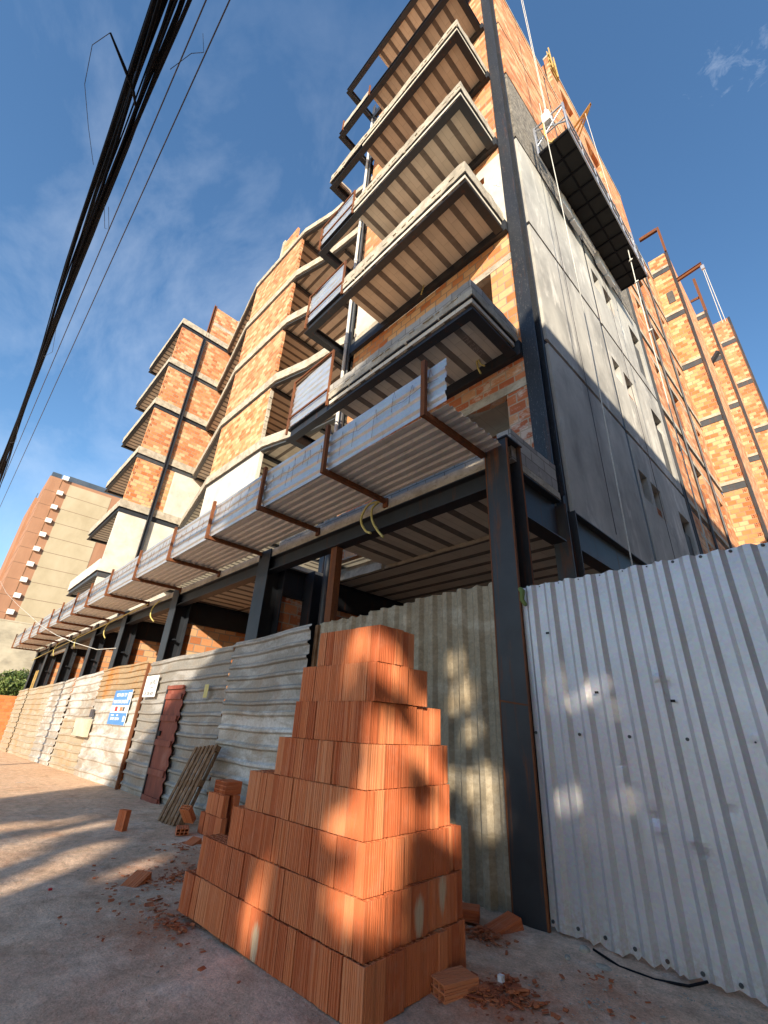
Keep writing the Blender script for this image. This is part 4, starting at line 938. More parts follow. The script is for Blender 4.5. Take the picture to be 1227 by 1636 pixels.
# ------------------------------------------------------------------ hollow clay bricks
BW, BD, BH = .1865, .0905, .2905
def brick_mesh(name, mat, seed, broken=False):
    r = random.Random(seed); mb = MB(); hw, hd = BW/2, BD/2; g = .0055
    def side(L, n):
        pts = []; q = 0; ws = [r.uniform(.5,1.6) for _ in range(n)]; tot = sum(ws); ws = [a*L/tot for a in ws]
        for i in range(n):
            w = ws[i]
            pts += [(q, 0)] if i == 0 else []
            e = r.uniform(.0025,.0045); pts += [(q+w-e-.001, 0), (q+w-e*.5, g), (q+w+e*.5, g), (q+w+e+.001, 0)] if i < n-1 else []
            q += w
        return pts
    prof = []
    for (ox,oy,dx,dy,nx,ny,L,n) in ((-hw,-hd,1,0,0,1,BW,9),(hw,-hd,0,1,-1,0,BD,5),(hw,hd,-1,0,0,-1,BW,9),(-hw,hd,0,-1,1,0,BD,5)):
        prof += [(ox+dx*q+nx*e, oy+dy*q+ny*e) for q,e in side(L,n)]
    n = len(prof); ch = .003
    def ring(z, s): return [(x*s,y*s,z) for x,y in prof]
    rings = [ring(0,.985), ring(ch,1.)] + [[(x+r.uniform(-.0006,.0006),y+r.uniform(-.0006,.0006),z) for x,y,_ in ring(0,1.)] for z in (BH*.5,)] + [ring(BH-ch,1.), ring(BH,.985)]
    vs = [p for q in rings for p in q]; fs = []
    for j in range(len(rings)-1):
        for i in range(n): fs.append((j*n+i, j*n+(i+1)%n, (j+1)*n+(i+1)%n, (j+1)*n+i))
    mb.add(vs, fs)
    # ends: lattice with six round-cornered holes
    t = .0085
    xs = [-hw*.98]; nxh, nyh = 3, 2
    cw = (BW-t)/nxh; cd = (BD-t)/nyh
    for i in range(nxh): xs += [-hw+t+i*cw, -hw+i*cw+cw]
    xs.append(hw*.98)
    ys = [-hd*.97]
    for i in range(nyh): ys += [-hd+t+i*cd, -hd+i*cd+cd]
    ys.append(hd*.97)
    def hole(i,j): return i % 2 == 1 and j % 2 == 1
    for (z, up) in ((BH-.0005,1),(.0005,0)):
        for i in range(len(xs)-1):
            for j in range(len(ys)-1):
                q = [(xs[i],ys[j],z),(xs[i+1],ys[j],z),(xs[i+1],ys[j+1],z),(xs[i],ys[j+1],z)]
                if not hole(i,j): mb.add(q, [(0,1,2,3) if up else (3,2,1,0)])
    for i in range(1,len(xs)-1,2):
        for j in range(1,len(ys)-1,2):
            a,b,c,d = xs[i],xs[i+1],ys[j],ys[j+1]; z0,z1 = .0005,BH-.0005; e = .006
            pl = [(a+e,c),(b-e,c),(b,c+e),(b,d-e),(b-e,d),(a+e,d),(a,d-e),(a,c+e)]
            k = len(pl)
            mb.add([(x,y,z0) for x,y in pl]+[(x,y,z1) for x,y in pl], [(i2,k+i2,k+(i2+1)%k,(i2+1)%k) for i2 in range(k)])
            for z, up in ((z1,1),(z0,0)):
                for tri in (((a,c),(a+e,c),(a,c+e)),((b,c),(b,c+e),(b-e,c)),((b,d),(b-e,d),(b,d-e)),((a,d),(a,d-e),(a+e,d))):
                    mb.add([(x,y,z) for x,y in tri], [(0,1,2) if up else (2,1,0)])
    me = bpy.data.meshes.new(name); me.from_pydata(mb.v, [], mb.f); me.materials.append(M[mat]); me.update()
    if broken:
        for v in me.vertices:
            if v.co.x > 0 and v.co.z > BH*.5: v.co.z -= .10*(v.co.x/hw)*(.6+.4*math.sin(v.co.y*90))
    return me
BM = [brick_mesh('hollow_brick', 'clay', s) for s in range(4)]
BP = [brick_mesh('hollow_brick', 'clay_pale', 9)]
BB = brick_mesh('broken_brick', 'clay', 5, True)
def brick(x, y, z, ang, label, group, rot=None, mesh=None, cat='brick', name='hollow_brick'):
    me = mesh or (rnd.choice(BP) if rnd.random() < .065 else rnd.choice(BM))
    o = bpy.data.objects.new(name, me); COL.objects.link(o); o.location = (x,y,z)
    o.rotation_euler = rot if rot else (0,0,ang + (math.pi if rnd.random() < .5 else 0))
    return tag(o, label, cat, group)
A0 = math.atan2(.055,.9985)                  # the stack stands slightly turned to the street
e1 = Vector((-.9993,-.036)); e2 = Vector((-.10,.995))
U = .0965
CX = [-2.585,-2.62,-2.655,-2.69,-2.715,-2.725,-2.705,-2.70]
NL = [25,23,18,16,12,10,10,8]; NR = [12,12,12,11,11,10,7,5]
SG = 'hollow bricks in the tall stepped stack'
def place(c, u0, v0, wide, label):
    """u0,v0 in half-brick units from the front corner; wide: 19 cm side along u"""
    du, dv = (2,1) if wide else (1,2)
    o = Vector((CX[c], 2.445+.013*c)) + e1*((u0+du/2)*U) + e2*((v0+dv/2)*U)
    q = o + Vector((rnd.uniform(-.003,.003), rnd.uniform(-.007,.007))) + (Vector((1,.1))*rnd.choice((0,0,0,.012,.022,-.006)) if v0 >= 2 and u0 == 0 else Vector((0,0)))
    ang = math.atan2(-e1.y,-e1.x) + (0 if wide else math.pi/2) + R(rnd.uniform(-1.3,1.3))
    return brick(q.x, q.y, .002+c*.2935+rnd.uniform(0,.0015), ang, label, SG)
def cap(s): return s
for c in range(8):
    nl, nr = NL[c], NR[c]; nxt = NL[c+1] if c < 7 else 0
    course = ORD[c+1]; k = 0; u = 0
    while u < nl:
        wide = rnd.random() < .36 and u+2 <= nl
        k += 1
        if wide:
            place(c,u,0,True,f"hollow clay brick, {course} course up, {ORD[k]} from front corner on stack's street face")
            if u == 0 or (u+2 > nxt and c < 6): place(c,u,1,True,f"hollow clay brick behind the {ORD[k]} street-face brick of stack's {course} course")
            u += 2
        else:
            place(c,u,0,False,f"hollow clay brick, {course} course up, {ORD[k]} from front corner on stack's street face"); u += 1
    v = 2; k = 0
    while v < nr:
        k += 1
        wide = rnd.random() < .36 and v+2 <= nr      # seen on the right face: 19 cm along v
        if wide:
            place(c,0,v,False,f"hollow clay brick, {course} course up, {ORD[k]} past front corner on stack's fence-side face"); v += 2
        else:
            place(c,0,v,True,f"hollow clay brick, {course} course up, {ORD[k]} past front corner on stack's fence-side face"); v += 1
    if c < 5:   # open steps at the left end
        u = nxt; col = 0
        u = min(u, nl-2) if nl-nxt >= 2 else nl
        while u+2 <= nl:
            col += 1; v = 2; row = 0
            while v+1 <= min(nr, 9):
                row += 1
                place(c,u,v,True,f"open-topped brick on {course} step of stack, column {ORD[col]} from core, {ORD[row]} row in"); v += 1
            u += 2
# loose bricks
def lay(x,y,z,yaw,label,flat=True,tilt=0,mesh=None,group=None,name='hollow_brick'):
    rx = math.pi/2
    m = Matrix.Rotation(yaw,4,'Z') @ Matrix.Rotation(tilt,4,'X') @ (Matrix.Rotation(rx,4,'X') if flat else Matrix.Identity(4))
    return brick(x,y,z,0,label,group,m.to_euler(),mesh,'brick',name)
lay(-2.53,3.40,.047,R(-14),'single hollow brick lying flat by the fence-side base of the tall stack')
lay(-3.22,4.50,.050,R(-58),'whole hollow brick lying against the foot of the rusty steel column')
lay(-2.93,4.66,.050,R(-20),'brick half hidden between the lying brick and the steel column',tilt=.3)
lay(-6.30,2.50,-.02,R(35),'broken brick alone on the ground left of the tall stack',tilt=.35,mesh=BB,name='broken_brick')
brick(-9.28,3.13,-.125,R(20),'single hollow brick standing upright on the open pavement','loose bricks')
PG = 'bricks in the small pile beside the pallet'
names = iter(['street-side left','street-side second','street-side third','street-side right','fence-side left','fence-side second','fence-side third','fence-side right'])
z0 = -.10
for r_, y in enumerate((4.12,4.32)):
    for k in range(4):
        brick(-8.42+.2*k, y+rnd.uniform(-.01,.01), z0, R(rnd.uniform(-6,6)), f"upright brick in the small pile's bottom layer, {next(names)}", PG)
for r_, y in enumerate((4.14,4.32)):
    for k in range(3):
        brick(-8.28+.2*k, y+rnd.uniform(-.01,.01), z0+.292, R(rnd.uniform(-6,6)), f"upright brick in the small pile's second layer, {['street','fence'][r_]} side, {ORD[k+1]} from pallet", PG)
for k in range(4):
    m = Matrix.Rotation(R(90),4,'Z') @ Matrix.Rotation(R(90),4,'X') @ Matrix.Rotation(R(90),4,'Z')
    lay(-8.20+.10*k, 4.40, z0+.584+.095, R(0), f"flat brick on top of the small pile, {ORD[k+1]} from pallet side", tilt=0, group=PG).rotation_euler = (R(90),R(90),0)
lay(-8.72,4.02,z0+.13,R(30),'brick leaning against the left end of the small pile',flat=False,tilt=.75,group=PG)
lay(-8.62,3.86,z0+.05,R(70),'brick lying in front of the small pile near the pallet foot',group=PG)
lay(-7.72,3.74,z0+.05,R(15),'tilted brick lying between the small pile and the tall stack',tilt=.4,group=PG)
lay(-7.36,3.86,z0+.05,R(100),'brick on its side next to the tall stack, street-side one of three',group=PG)
lay(-7.14,3.90,z0+.05,R(96),'brick on its side next to the tall stack, middle one of three',group=PG)
lay(-6.92,3.95,z0+.05,R(92),'brick on its side next to the tall stack, fence-side one of three',group=PG)
# clay chips, mortar lumps
def shards(name, clusters, mat, label, cat, s0, s1, seed, zf=1.):
    r = random.Random(seed); mb = MB()
    for (cx,cy,rx,ry,n) in clusters:
        for _ in range(n):
            a = r.uniform(0,2*math.pi); q = abs(r.gauss(0,.55)); x, y = cx+rx*q*math.cos(a), cy+ry*q*math.sin(a)
            s = r.uniform(s0,s1)*(1.2 if r.random() < .12 else .7); yaw = r.uniform(0,6.28); z = gz(x)+.004+max(0,.05*(1-q*1.4))*r.random()*zf
            m = Matrix.Translation((x,y,z)) @ Matrix.Rotation(yaw,4,'Z') @ Matrix.Rotation(r.uniform(-.5,.5),4,'X')
            lx, ly, lz = s*r.uniform(.7,1.6), s*r.uniform(.4,.9), s*r.uniform(.15,.45)
            pts = [Vector((px*lx*r.uniform(.6,1),py*ly*r.uniform(.5,1),pz*lz)) for pz in (0,1) for px,py in ((-1,-1),(1,-1),(1,1),(-1,1))]
            mb.add([m @ p for p in pts], [(0,3,2,1),(4,5,6,7),(0,1,5,4),(1,2,6,5),(2,3,7,6),(3,0,4,7)])
    tag(mb.build(name, M[mat]), label, cat, kind='stuff')
shards('clay_chips', [(-5.2,2.25,1.6,.35,60),(-2.42,3.38,.30,.20,300),(-2.25,3.55,.35,.25,90),(-2.35,3.62,.25,.25,45),(-3.02,4.22,.30,.22,130),(-4.75,2.22,.5,.18,60),(-6.1,2.75,.7,.5,120),(-6.3,3.3,1.2,.6,220),(-7.5,3.4,.6,.4,50),(-2.0,4.2,.4,.4,20),(-5.5,2.0,1.5,.8,40)], 'chip', 'broken clay chips scattered around the brick stack', 'rubble', .014, .034, 3)
shards('gravel', [(-5,2.2,3.5,1.2,500),(-1.9,3.9,1.2,.8,260),(-7.5,3.2,2.5,1.0,350),(-1.5,4.5,1.2,.25,120)], 'stone', 'small pale pebbles scattered over the pavement', 'gravel', .004, .011, 4, .1)
def lump(x,y,sx_,sy_,sz,seed,label,mat='stone'):
    r = random.Random(seed); bm = bmesh.new(); bmesh.ops.create_icosphere(bm, subdivisions=2, radius=1)
    for v in bm.verts: v.co = Vector((v.co.x*sx_,v.co.y*sy_,max(v.co.z,-.3)*sz))*r.uniform(.82,1.1)
    me = bpy.data.meshes.new('mortar_lump'); bm.to_mesh(me); bm.free(); me.materials.append(M[mat])
    o = bpy.data.objects.new('mortar_lump', me); COL.objects.link(o); o.location = (x,y,gz(x)+sz*.25); o.rotation_euler = (0,0,seed)
    tag(o, label, 'rubble', 'mortar lumps by the bright fence panel')
lump(-2.30,4.66,.05,.04,.035,1,'pale mortar lump touching the foot of the bright fence panel')
lump(-2.33,4.42,.05,.025,.02,2,'flat mortar flake lying nearest the clay chips by the fence')
lump(-2.08,4.50,.06,.04,.018,3,'flat mortar lump beside the black cable by the fence')
mb = MB(); mb.box(-2.395,-2.36,3.53,3.565,.05,.085); tag(mb.build('foam_cube', M['foam'], None, (-2.38,3.55,.05)), 'tiny white foam cube on the clay chips', 'foam cube')
mb = MB(); mb.tube([(-2.25,4.72,.02),(-2.0,4.60,.012),(-1.75,4.60,.012),(-1.55,4.68,.02),(-1.45,4.78,.05)], .009, 6); tag(mb.build('ground_cable', M['cable']), 'short black cable looping out under the bright fence panel', 'cable')
mb = MB(); mb.box(-6.44,-6.41,1.62,1.65,-.06,-.04); tag(mb.build('red_scrap', M['red']), 'tiny red plastic scrap on the pavement left of the stack', 'scrap')

# ------------------------------------------------------------------ pallet leaning on the fence
pal = empty('wooden_pallet', (-9.4,3.95,-.12), 'weathered wooden pallet leaning against the tin fence beside the red door', 'pallet')
pm = Matrix.Translation((-9.42,3.93,-.125)) @ Matrix.Rotation(R(3),4,'Z') @ Matrix.Rotation(R(-6.5),4,'Y') @ Matrix.Rotation(R(-23),4,'X')
def plank(parent, name, x0,x1,y0,y1,z0,z1, seed=0):
    mb = MB(); r = random.Random(seed)
    mb.box(x0,x1,y0,y1,z0,z1); mb.v = [tuple(pm @ (Vector(p)+Vector((r.uniform(-.004,.004),0,r.uniform(-.01,.01))))) for p in mb.v]
    return mb.build(name, M['wood'], parent)
for k in range(6): plank(pal,'slat', -.46+k*.158,-.46+k*.158+.085, 0,.022, 0,1.36, k)
for z in (.03,.64,1.25): plank(pal,'stringer', -.46,.43, .023,.10, z,z+.09, int(z*10))
for k in range(4): plank(pal,'back_slat', -.46+k*.25,-.46+k*.25+.10, .101,.123, .0,1.36, 20+k)
up = empty('utility_pole', (-21.6,-1.15,-.4), 'concrete utility pole carrying the overhead cable bundle', 'utility pole')
mb = MB(); mb.tube([(-21.6,-1.15,-.6),(-21.6,-1.15,10.5)], [.17,.11], 12); mb.build('shaft', M['concrete'], up)
mb = MB(); mb.box(-21.66,-21.54,-1.3,-.05,7.35,7.47); mb.build('cross_arm', M['wood'], up)
# ------------------------------------------------------------------ overhead cables
cb = empty('cable_bundle', (-6,-.48,7.5), 'thick bundle of black communication cables crossing the sky', 'cables')
r = random.Random(11)
for k in range(17):
    oy, oz = r.uniform(-.125,.11), r.uniform(-.11,.11); ph = r.uniform(0,6.28); pts = []
    for i in range(90):
        x = 7-i*.75; s = .64+.36*math.sin(x*.35+2.2)
        pts.append((x, -.48-.003*x+ (oy + .06*math.sin(x*.33+ph)+.014*math.sin(x*1.3+ph*2))*s, 7.5 + .0016*(x+8)**2*.25 + (oz+.02*math.sin(x*.5+ph*1.7))*s))
    mb = MB(); mb.tube(pts, r.choice((.008,.010,.013,.016)) if k > 3 else .017, 6); mb.build('cable', M['cable'], cb)
mb = MB(); mb.tube([(-3.75,-.45,7.42),(-3.6,-.50,7.36),(-3.45,-.62,7.33),(-3.28,-.80,7.34)], [.012,.016,.018,.010], 6); mb.build('cut_end', M['cable'], cb)
for pts in ([(-3.28,-.80,7.34),(-3.5,-.90,7.34),(-3.9,-.88,7.36),(-4.3,-.76,7.38),(-4.7,-.62,7.4)], [(-3.2,-.30,7.45),(-3.0,-.2,7.6),(-3.05,-.12,7.9),(-3.1,-.2,8.3)], [(-5.1,-.35,7.4),(-5.4,-.26,7.38),(-5.35,-.3,7.3),(-5.1,-.4,7.4)], [(-8,-.4,7.4),(-8.5,-.33,7.3),(-8.9,-.42,7.4)], [(-12,-.42,7.4),(-12.6,-.34,7.28),(-13,-.45,7.4)]):
    mb = MB(); mb.tube(pts, .003, 4); mb.build('loose_wire', M['wire'], cb)
for (y0,y1,lab) in ((-.24,-.36,'thin overhead wire nearer the black cable bundle'),(-.09,-.14,'thin overhead wire nearer the building')):
    mb = MB(); mb.tube([(9-i*2.2, y0+(y1-y0)*i/12, 8.5+.0004*(i-14)**2) for i in range(30)], .0075, 6); tag(mb.build('power_wire', M['wire'], None, (-3,y0,8.5)), lab, 'wire', 'thin overhead wires')
mb = MB(); mb.tube([(-83.3,3.0,18.1),(-60,3.05,12.4),(-41.9,3.1,8.4),(-33,3.15,6.5),(-27.5,3.2,5.3),(-23.3,3.35,4.45),(-20.3,3.5,3.92),(-19.2,4.1,3.66),(-18.8,4.6,3.75)], .010, 6)
tag(mb.build('service_wire', M['rope'], None, (-20,3.5,3.9)), 'pale drooping service wire running to a ground floor column', 'wire')
# yellow conduit tails
def hose(pts, label, rr=.022):
    mb = MB(); P = [Vector(p) for p in pts]; out = []
    for i in range(len(P)-1):
        p0,p1,p2,p3 = P[max(i-1,0)],P[i],P[i+1],P[min(i+2,len(P)-1)]
        for k in range(5):
            t = k/5; out.append(.5*((2*p1)+(p2-p0)*t+(2*p0-5*p1+4*p2-p3)*t*t+(3*p1-p0-3*p2+p3)*t**3))
    out.append(P[-1]); mb.tube(out, rr, 6)
    tag(mb.build('conduit', M['hose'], None, P[0]), label, 'conduit', 'yellow conduit tails hanging from the slabs')
hose([(-5.24,4.80,5.24),(-5.5,4.72,5.23),(-5.66,4.70,4.98),(-5.52,4.70,4.72),(-5.36,4.69,4.62)],'yellow conduit loop hanging under the awning nearest the corner column, left strand',.022)
hose([(-5.30,4.80,5.26),(-5.37,4.70,5.10),(-5.33,4.68,4.86),(-5.15,4.66,4.60),(-5.0,4.66,4.44)],'yellow conduit loop hanging under the awning nearest the corner column, right strand',.022)
for x, n in ((-16.0,'second'),(-21.5,'third'),(-26.6,'fourth'),(-31.5,'fifth')):
    hose([(x,4.80,5.1),(x-.2,4.70,4.9),(x-.18,4.68,4.6),(x+.35,4.66,4.35)], f'yellow conduit tail at the {n} opening from the corner column')
hose([(-3.95,6.12,8.72),(-3.93,6.12,8.5),(-3.86,6.1,8.28)],'yellow conduit stub, left of two under the lowest balcony',.02)
hose([(-3.91,6.12,8.72),(-3.86,6.12,8.55),(-3.76,6.1,8.42)],'yellow conduit stub, right of two under the lowest balcony',.02)
hose([(-5.6,6.25,12.75),(-5.6,6.22,12.55),(-5.65,6.2,12.35)],'short yellow conduit stub under the second balcony',.02)
mb = MB(); mb.tube([(-39,4.75,4.6),(-33,4.73,4.75),(-27,4.73,4.9),(-22,4.72,5.0),(-17,4.73,5.12)], .022, 6); tag(mb.build('conduit', M['hose'], None, (-28,4.73,4.8)), 'long yellow conduit slung along the far ground floor beam', 'conduit', 'yellow conduit tails hanging from the slabs')

# ------------------------------------------------------------------ suspended work platform on the side wall
pf = empty('suspended_platform', (-2.05,11,17.25), 'long dark suspended work platform hanging beside the grey side wall', 'platform')
px0, px1, py0, py1, pz = -2.53, -1.60, 7.86, 14.25, 17.25
mb = MB(); mb.box(px0,px1,py0,py1,pz,pz+.05); mb.build('deck', M['deck'], pf)
mb = MB()
for i in range(12): y = py0+.02+(py1-py0-.08)*i/11; mb.box(px0+.02,px1-.02,y,y+.045,pz-.035,pz-.002)
mb.box((px0+px1)/2-.02,(px0+px1)/2+.02,py0+.07,py1-.07,pz-.03,pz-.003)
mb.build('deck_frame', M['cable'], pf)
mb = MB()
for x in (px0,px1):
    for z in (pz+.55,pz+1.05): mb.tube([(x,py0,z),(x,py1,z)], .02, 6)
    mb.box(x-.015,x+.015,py0,py1,pz-.05,pz+.14)
    for i in range(7): y = py0+(py1-py0)*i/6; mb.tube([(x,y,pz),(x,y,pz+1.06)], .018, 6)
mb.build('guard_rail', M['alu'], pf)
for y in (py0+.05,py1-.9):
    mb = MB()
    for x in (px0,px1): mb.box(x-.03,x+.03,y-.03,y+.03,pz,pz+1.55)
    mb.tube([(px0,y,pz+1.5),(px1,y,pz+1.5)], .03, 8); mb.tube([(px0,y,pz+.5),(px1,y,pz+1.4)], .024, 8); mb.tube([(px1,y,pz+.5),(px0,y,pz+1.4)], .024, 8); mb.tube([(px0,y,pz+.75),(px1,y,pz+.75)], .024, 8)
    mb.build('stirrup', M['alu'], pf)
    mb = MB(); mb.box(-2.22,-1.98,y-.12,y+.14,pz+1.15,pz+1.65); mb.tube([(-2.1,y,pz+1.65),(-2.1,y,pz+1.95)], .05, 8); mb.build('hoist', M['foam'], pf)
for y in (9.3,10.0,12.0,12.7):
    mb = MB(); mb.box(px0-.11,px0+.03,y,y+.6,pz-.62,pz-.06); rough(mb.build('wall_bumper', M['foam'], pf), .01, int(y*3))
mb = MB(); mb.tube([(-2.2,7.8,pz+1.2),(-2.22,7.78,pz+.5),(-2.15,7.8,pz+.05),(-2.08,7.8,pz-.10),(-2.0,7.82,pz+.0)], .022, 6); mb.build('lashing', M['rope_yellow'], pf)
def rope(pts, rr, mat, label):
    mb = MB(); mb.tube(pts, rr, 6); tag(mb.build('rope', M[mat], None, pts[0]), label, 'rope', 'ropes hanging down the side wall')
rope([(-2.1,7.95,36),(-2.1,7.93,19.3)], .011, 'rope', 'pair of hoist ropes above the near end of the platform, wall side')
rope([(-2.03,7.97,36),(-2.08,7.95,19.3)], .010, 'rope', 'pair of hoist ropes above the near end of the platform, outer side')
rope([(-2.14,7.62,19.2),(-2.12,7.62,15),(-2.12,7.6,9),(-2.2,7.6,4.0)], .012, 'rope', 'white rope falling from the near end of the platform down the grey wall')
rope([(-1.9,13.4,28.3),(-1.85,13.35,18.9)], .013, 'rope', 'white rope from the timber outrigger to the far end of the platform')
rope_pale = 0
ypts = [(-1.78,13.3,18.8),(-1.72,12.6,17.0),(-1.74,12.3,14.5),(-1.80,12.3,10.5),(-1.86,12.3,5)]
rope(ypts, .016, 'rope', 'yellowish knotted rope hanging below the far half of the platform')
mb = MB()
for k, z in enumerate((16.4,15.2,12.9)): mb.tube([(-1.72+.01*k,12.5-.1*k,z+.05),(-1.66,12.45-.1*k,z),(-1.76,12.45-.1*k,z-.04),(-1.70,12.45-.1*k,z+.03)], .024, 6)
tag(mb.build('rope_knot', M['rope'], None, (-1.72,12.4,15)), 'knots on the yellowish rope below the platform', 'knot')
rope([(-.14,25.5,27.6),(-.2,25.6,23.2)], .018, 'rope', 'left hoist line hanging from the rusty roof arm')
rope([(-.06,25.5,27.6),(-.06,25.6,23.2)], .018, 'rope', 'right hoist line hanging from the rusty roof arm')
rope([(sx(8.6)+.05,8.6,17.0),(sx(8.6)+.05,8.7,5.2)], .008, 'wire', 'thin plumb line against the near grey render panel')
rope([(sx(12.6)+.05,12.6,17.0),(sx(12.6)+.05,12.7,5.2)], .008, 'wire', 'thin plumb line against the second grey render panel')

# ------------------------------------------------------------------ far left: tower, old wall, orange wall, tree
tw = empty('residential_tower', (-112,12,-1), 'brown and beige apartment tower with a column of white air conditioners', 'building')
X = -103.
mb = MB(); mb.box(X-11,X,4.33,24,-1.5,43.95); mb.build('wall', M['tower_brown'], tw)
mb = MB(); mb.box(X+.002,X+.06,7.95,15.7,-1,43.3); mb.build('beige_panel', M['tower_beige'], tw)
mb = MB()
for k in range(14): z = 40.8-3.0*k; mb.box(X+.0605,X+.075,7.96,15.69,z,z+.07); mb.box(X+.003,X+.02,4.35,7.93,z,z+.07); mb.box(X-10.9,X-.1,4.31,4.328,z,z+.07)
mb.build('seam', M['seam'], tw)
mb = MB(); mb.box(X-.6,X-.5,4.6,6.2,43.95,45.1); mb.box(X-.6,X-.5,7.4,20,43.95,45.3); mb.box(X-10,X-.6,4.5,4.6,43.95,45.1); mb.build('roof_railing', M['glass'], tw)
mb = MB(); mb.box(X-10,X-6,6,18,43.95,44.6); mb.build('roof_slab', M['foam'], tw)
for k, z in enumerate((44.18,40.81,37.7,34.79,31.86,28.91,25.91,22.91,19.97,17.02,14.0,11.0)):
    mb = MB(); mb.box(X+.12,X+.62,6.35,7.35,z-.42,z+.42); mb.box(X,X+.12,6.5,6.6,z-.42,z-.3); mb.box(X,X+.12,7.1,7.2,z-.42,z-.3)
    ac = mb.build('air_conditioner', M['white'], tw)
    mb = MB(); mb.tube([(X+.62,6.85,z),(X+.63,6.85,z)], .32, 14); mb.build('fan_grille', M['pvc'], ac)
    mb = MB(); mb.box(X+.005,X+.06,6.4,6.47,z-2.3,z-.45); mb.build('pipe', M['wood'], ac)
mb = MB(); mb.box(X-26,X-11.02,3.9,16,-1.5,42.6); mb.box(X-24,X-11.1,4.0,4.1,42.6,43.8,1); mb.build('rear_block', [M['tower_brown'],M['glass']], tw)
mb = MB(); mb.box(-75.4,-75,-14,18,-1.5,11.7); mb.box(-75.45,-74.95,-14,18,11.7,11.85); tag(mb.build('old_wall', M['oldwall'], None, (-75,2,-1.2)), 'tall stained grey wall below the brown tower', 'wall')
mb = MB(); mb.box(-48.2,-48,-3,9,-1.3,2.55); tag(mb.build('brick_boundary_wall', M['brick_far'], None, (-48,3,-1)), 'low sunlit orange brick wall beyond the end of the fence', 'wall')
def leaves(mb, n, pos, s, r):
    for _ in range(n):
        p = pos(r)
        if p is None: continue
        a = Vector((r.gauss(0,1),r.gauss(0,1),r.gauss(0,1))).normalized(); b = a.orthogonal().normalized(); b = Matrix.Rotation(r.uniform(0,6.28),3,a) @ b; c = a.cross(b)
        q = s*r.uniform(.6,1.3)
        mb.add([p-b*q, p+c*q*.45+a*q*.1, p+b*q, p-c*q*.45+a*q*.1], [(0,1,2,3)])
def tree(name, x, y, h, clumps, n, leaf, label, seed, zbase, keep=None, group=None, clear=None):
    r = random.Random(seed); t = empty(name, (x,y,zbase), label, 'tree', group)
    mb = MB(); mb.tube([(x,y,zbase-.1),(x+.1,y,zbase+h*.3),(x+.2,y+.1,zbase+h*.55)], [.22,.17,.10], 8)
    for c in clumps:
        if clear is not None and not all(clear(Vector((x+.1,y,zbase+h*.3)).lerp(Vector(c[:3]), q/12)) for q in range(13)): continue
        mb.tube([(x+.1,y,zbase+h*.3),((x+c[0])/2,(y+c[1])/2,(zbase+h*.3+c[2])/2+.2),c[:3]], [.11,.07,.02], 6)
    mb.build('trunk', M['bark'], t)
    mb = MB()
    def pos(r):
        c = r.choice(clumps); d = Vector((r.gauss(0,1),r.gauss(0,1),r.gauss(0,1))).normalized()*(r.random()**(.45))
        p = Vector((c[0]+d.x*c[3], c[1]+d.y*c[3], c[2]+d.z*c[4]))
        return p if keep is None or keep(p) else None
    leaves(mb, n, pos, leaf, r); mb.build('crown', M['leaf'], t); return t
r = random.Random(2)
tree('bushy_tree', -55, 4.0, 4.0, [(-55+r.uniform(-2,2), 4+r.uniform(-3.6,3.4), r.uniform(1.6,4.9), r.uniform(.8,1.3), r.uniform(.6,1.0)) for _ in range(26)], 15000, .15, 'dense green tree behind the orange wall at the far left', 4, -1.1)

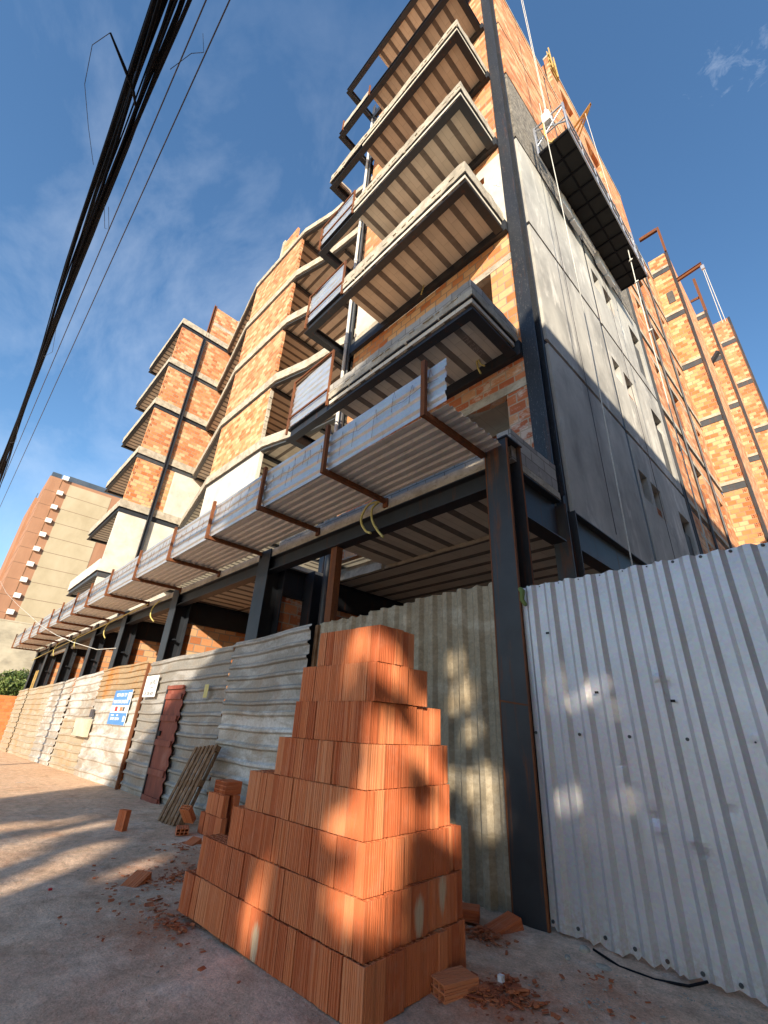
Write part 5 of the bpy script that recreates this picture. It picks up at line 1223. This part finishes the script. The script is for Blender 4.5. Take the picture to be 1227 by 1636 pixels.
# ------------------------------------------------------------------ across the side street, behind the viewer: what shades the lower corner
nb = empty('neighbour_block', (15,8,0), 'grey rough-cast apartment block across the side street', 'building')
mb = MB(); wall(mb, (8,24), (0,-1), 31.0, 0, 15.75, .3, [(a,a+1.6,z,z+1.3) for a in (2,6.5,11,15.5,20,24) for z in (1.2,4.2,7.2,10.2,13)]); mb.box(8.31,20,-6.9,23.9,0,15.6); mb.build('wall', M['chapisco'], nb)
mb = MB(); mb.box(7.9,20.1,-7.05,24.1,15.75,15.92); mb.build('cornice', M['concrete'], nb)
GAPS = [(-2.66,2.60,.50,.10),(-2.66,2.62,.80,.12),(-2.67,2.62,1.08,.13),(-2.68,2.62,1.35,.12),(-2.70,2.65,1.60,.09),  # sun spots set by hand; crowns get holes along the sun's line to each
        (-2.75,2.70,2.05,.13),(-2.95,2.45,2.25,.10),(-3.1,2.45,1.95,.08),(-2.75,3.25,1.68,.11),(-2.72,3.05,1.42,.09),(-2.74,3.42,1.22,.10),(-2.74,3.42,.92,.10),(-2.72,2.95,.98,.06),
        (-2.95,2.45,.95,.09),(-2.85,2.45,.55,.10),(-3.75,2.43,.28,.17),(-3.62,2.43,.55,.12),(-4.05,2.43,.8,.05),(-3.25,2.45,1.3,.06),
        (-3.75,4.87,2.4,.10),(-3.62,4.87,2.0,.14),(-3.50,4.87,1.6,.08),(-3.36,4.87,1.05,.17),(-3.25,4.87,.7,.12),(-3.85,4.87,1.1,.06),
        (-2.35,4.8,2.15,.08),(-2.28,4.8,1.9,.08),(-1.95,4.8,2.05,.10),(-1.8,4.8,1.8,.06),(-2.35,4.8,1.05,.09),(-2.2,4.8,.85,.06),(-1.85,4.8,1.1,.07),(-1.5,4.8,2.3,.05)]
for (gx, gy, rr) in ((-8.6,1.55,.16),(-9.4,2.0,.17),(-7.9,1.3,.13),(-10.3,1.55,.2),(-7.4,1.9,.12),(-8.2,2.5,.12),(-6.6,1.2,.10),(-10.6,2.6,.16),(-6.9,2.6,.10),(-9.9,3.0,.12)):
    GAPS.append((gx,gy,gz(gx),rr))
GP = [(Vector(g[:3]), g[3] - (.0 if g[2] < .01 else .075 if g[0] > -2.4 else .05)) for g in GAPS]
def clear(p):
    for q, rr in GP:
        d = p-q; s = d.dot(SUN)
        if (d-SUN*s).length < rr+.16: return False
    return True
def keep(p):
    for q, rr in GP:
        d = p-q; s = d.dot(SUN)
        if (d-SUN*s).length < rr+.13: return False
    # crown tops are cut along the sun's rays to set their shadow's edge
    q = p - SUN*((p.x-8)/SUN.x); y8 = q.y
    f = 15.8 if y8 > -7.5 else 15.8+(-7.5-y8)*.357 if y8 > -14.5 else 18.3-(-14.5-y8)*1.0 if y8 > -18.5 else 14.2
    return q.z < f and y8 > -25.5
for k, (x, y) in enumerate(((10,-7.5),(10.5,-13.5),(10,-19.5),(9.8,-24))):
    r = random.Random(40+k)
    cl = [(x+r.uniform(-2.2,2.2), y+r.uniform(-3.1,3.1 if k < 3 else 2.2), r.uniform(6.0,19.5 if k < 2 else 15.5), r.uniform(1.3,2.0), r.uniform(1.1,1.7)) for _ in range(70 if k < 2 else 48)]
    tree('street_tree', x, y if k != 1 else -15.9, 9, cl, 50000 if k < 2 else 34000, .165, ['tall leafy street tree nearest the grey block','tall leafy street tree second from the grey block','tall leafy street tree third from the grey block','outermost tall leafy street tree across the side street'][k], 60+k, 0., keep, 'street trees across the side street', clear)
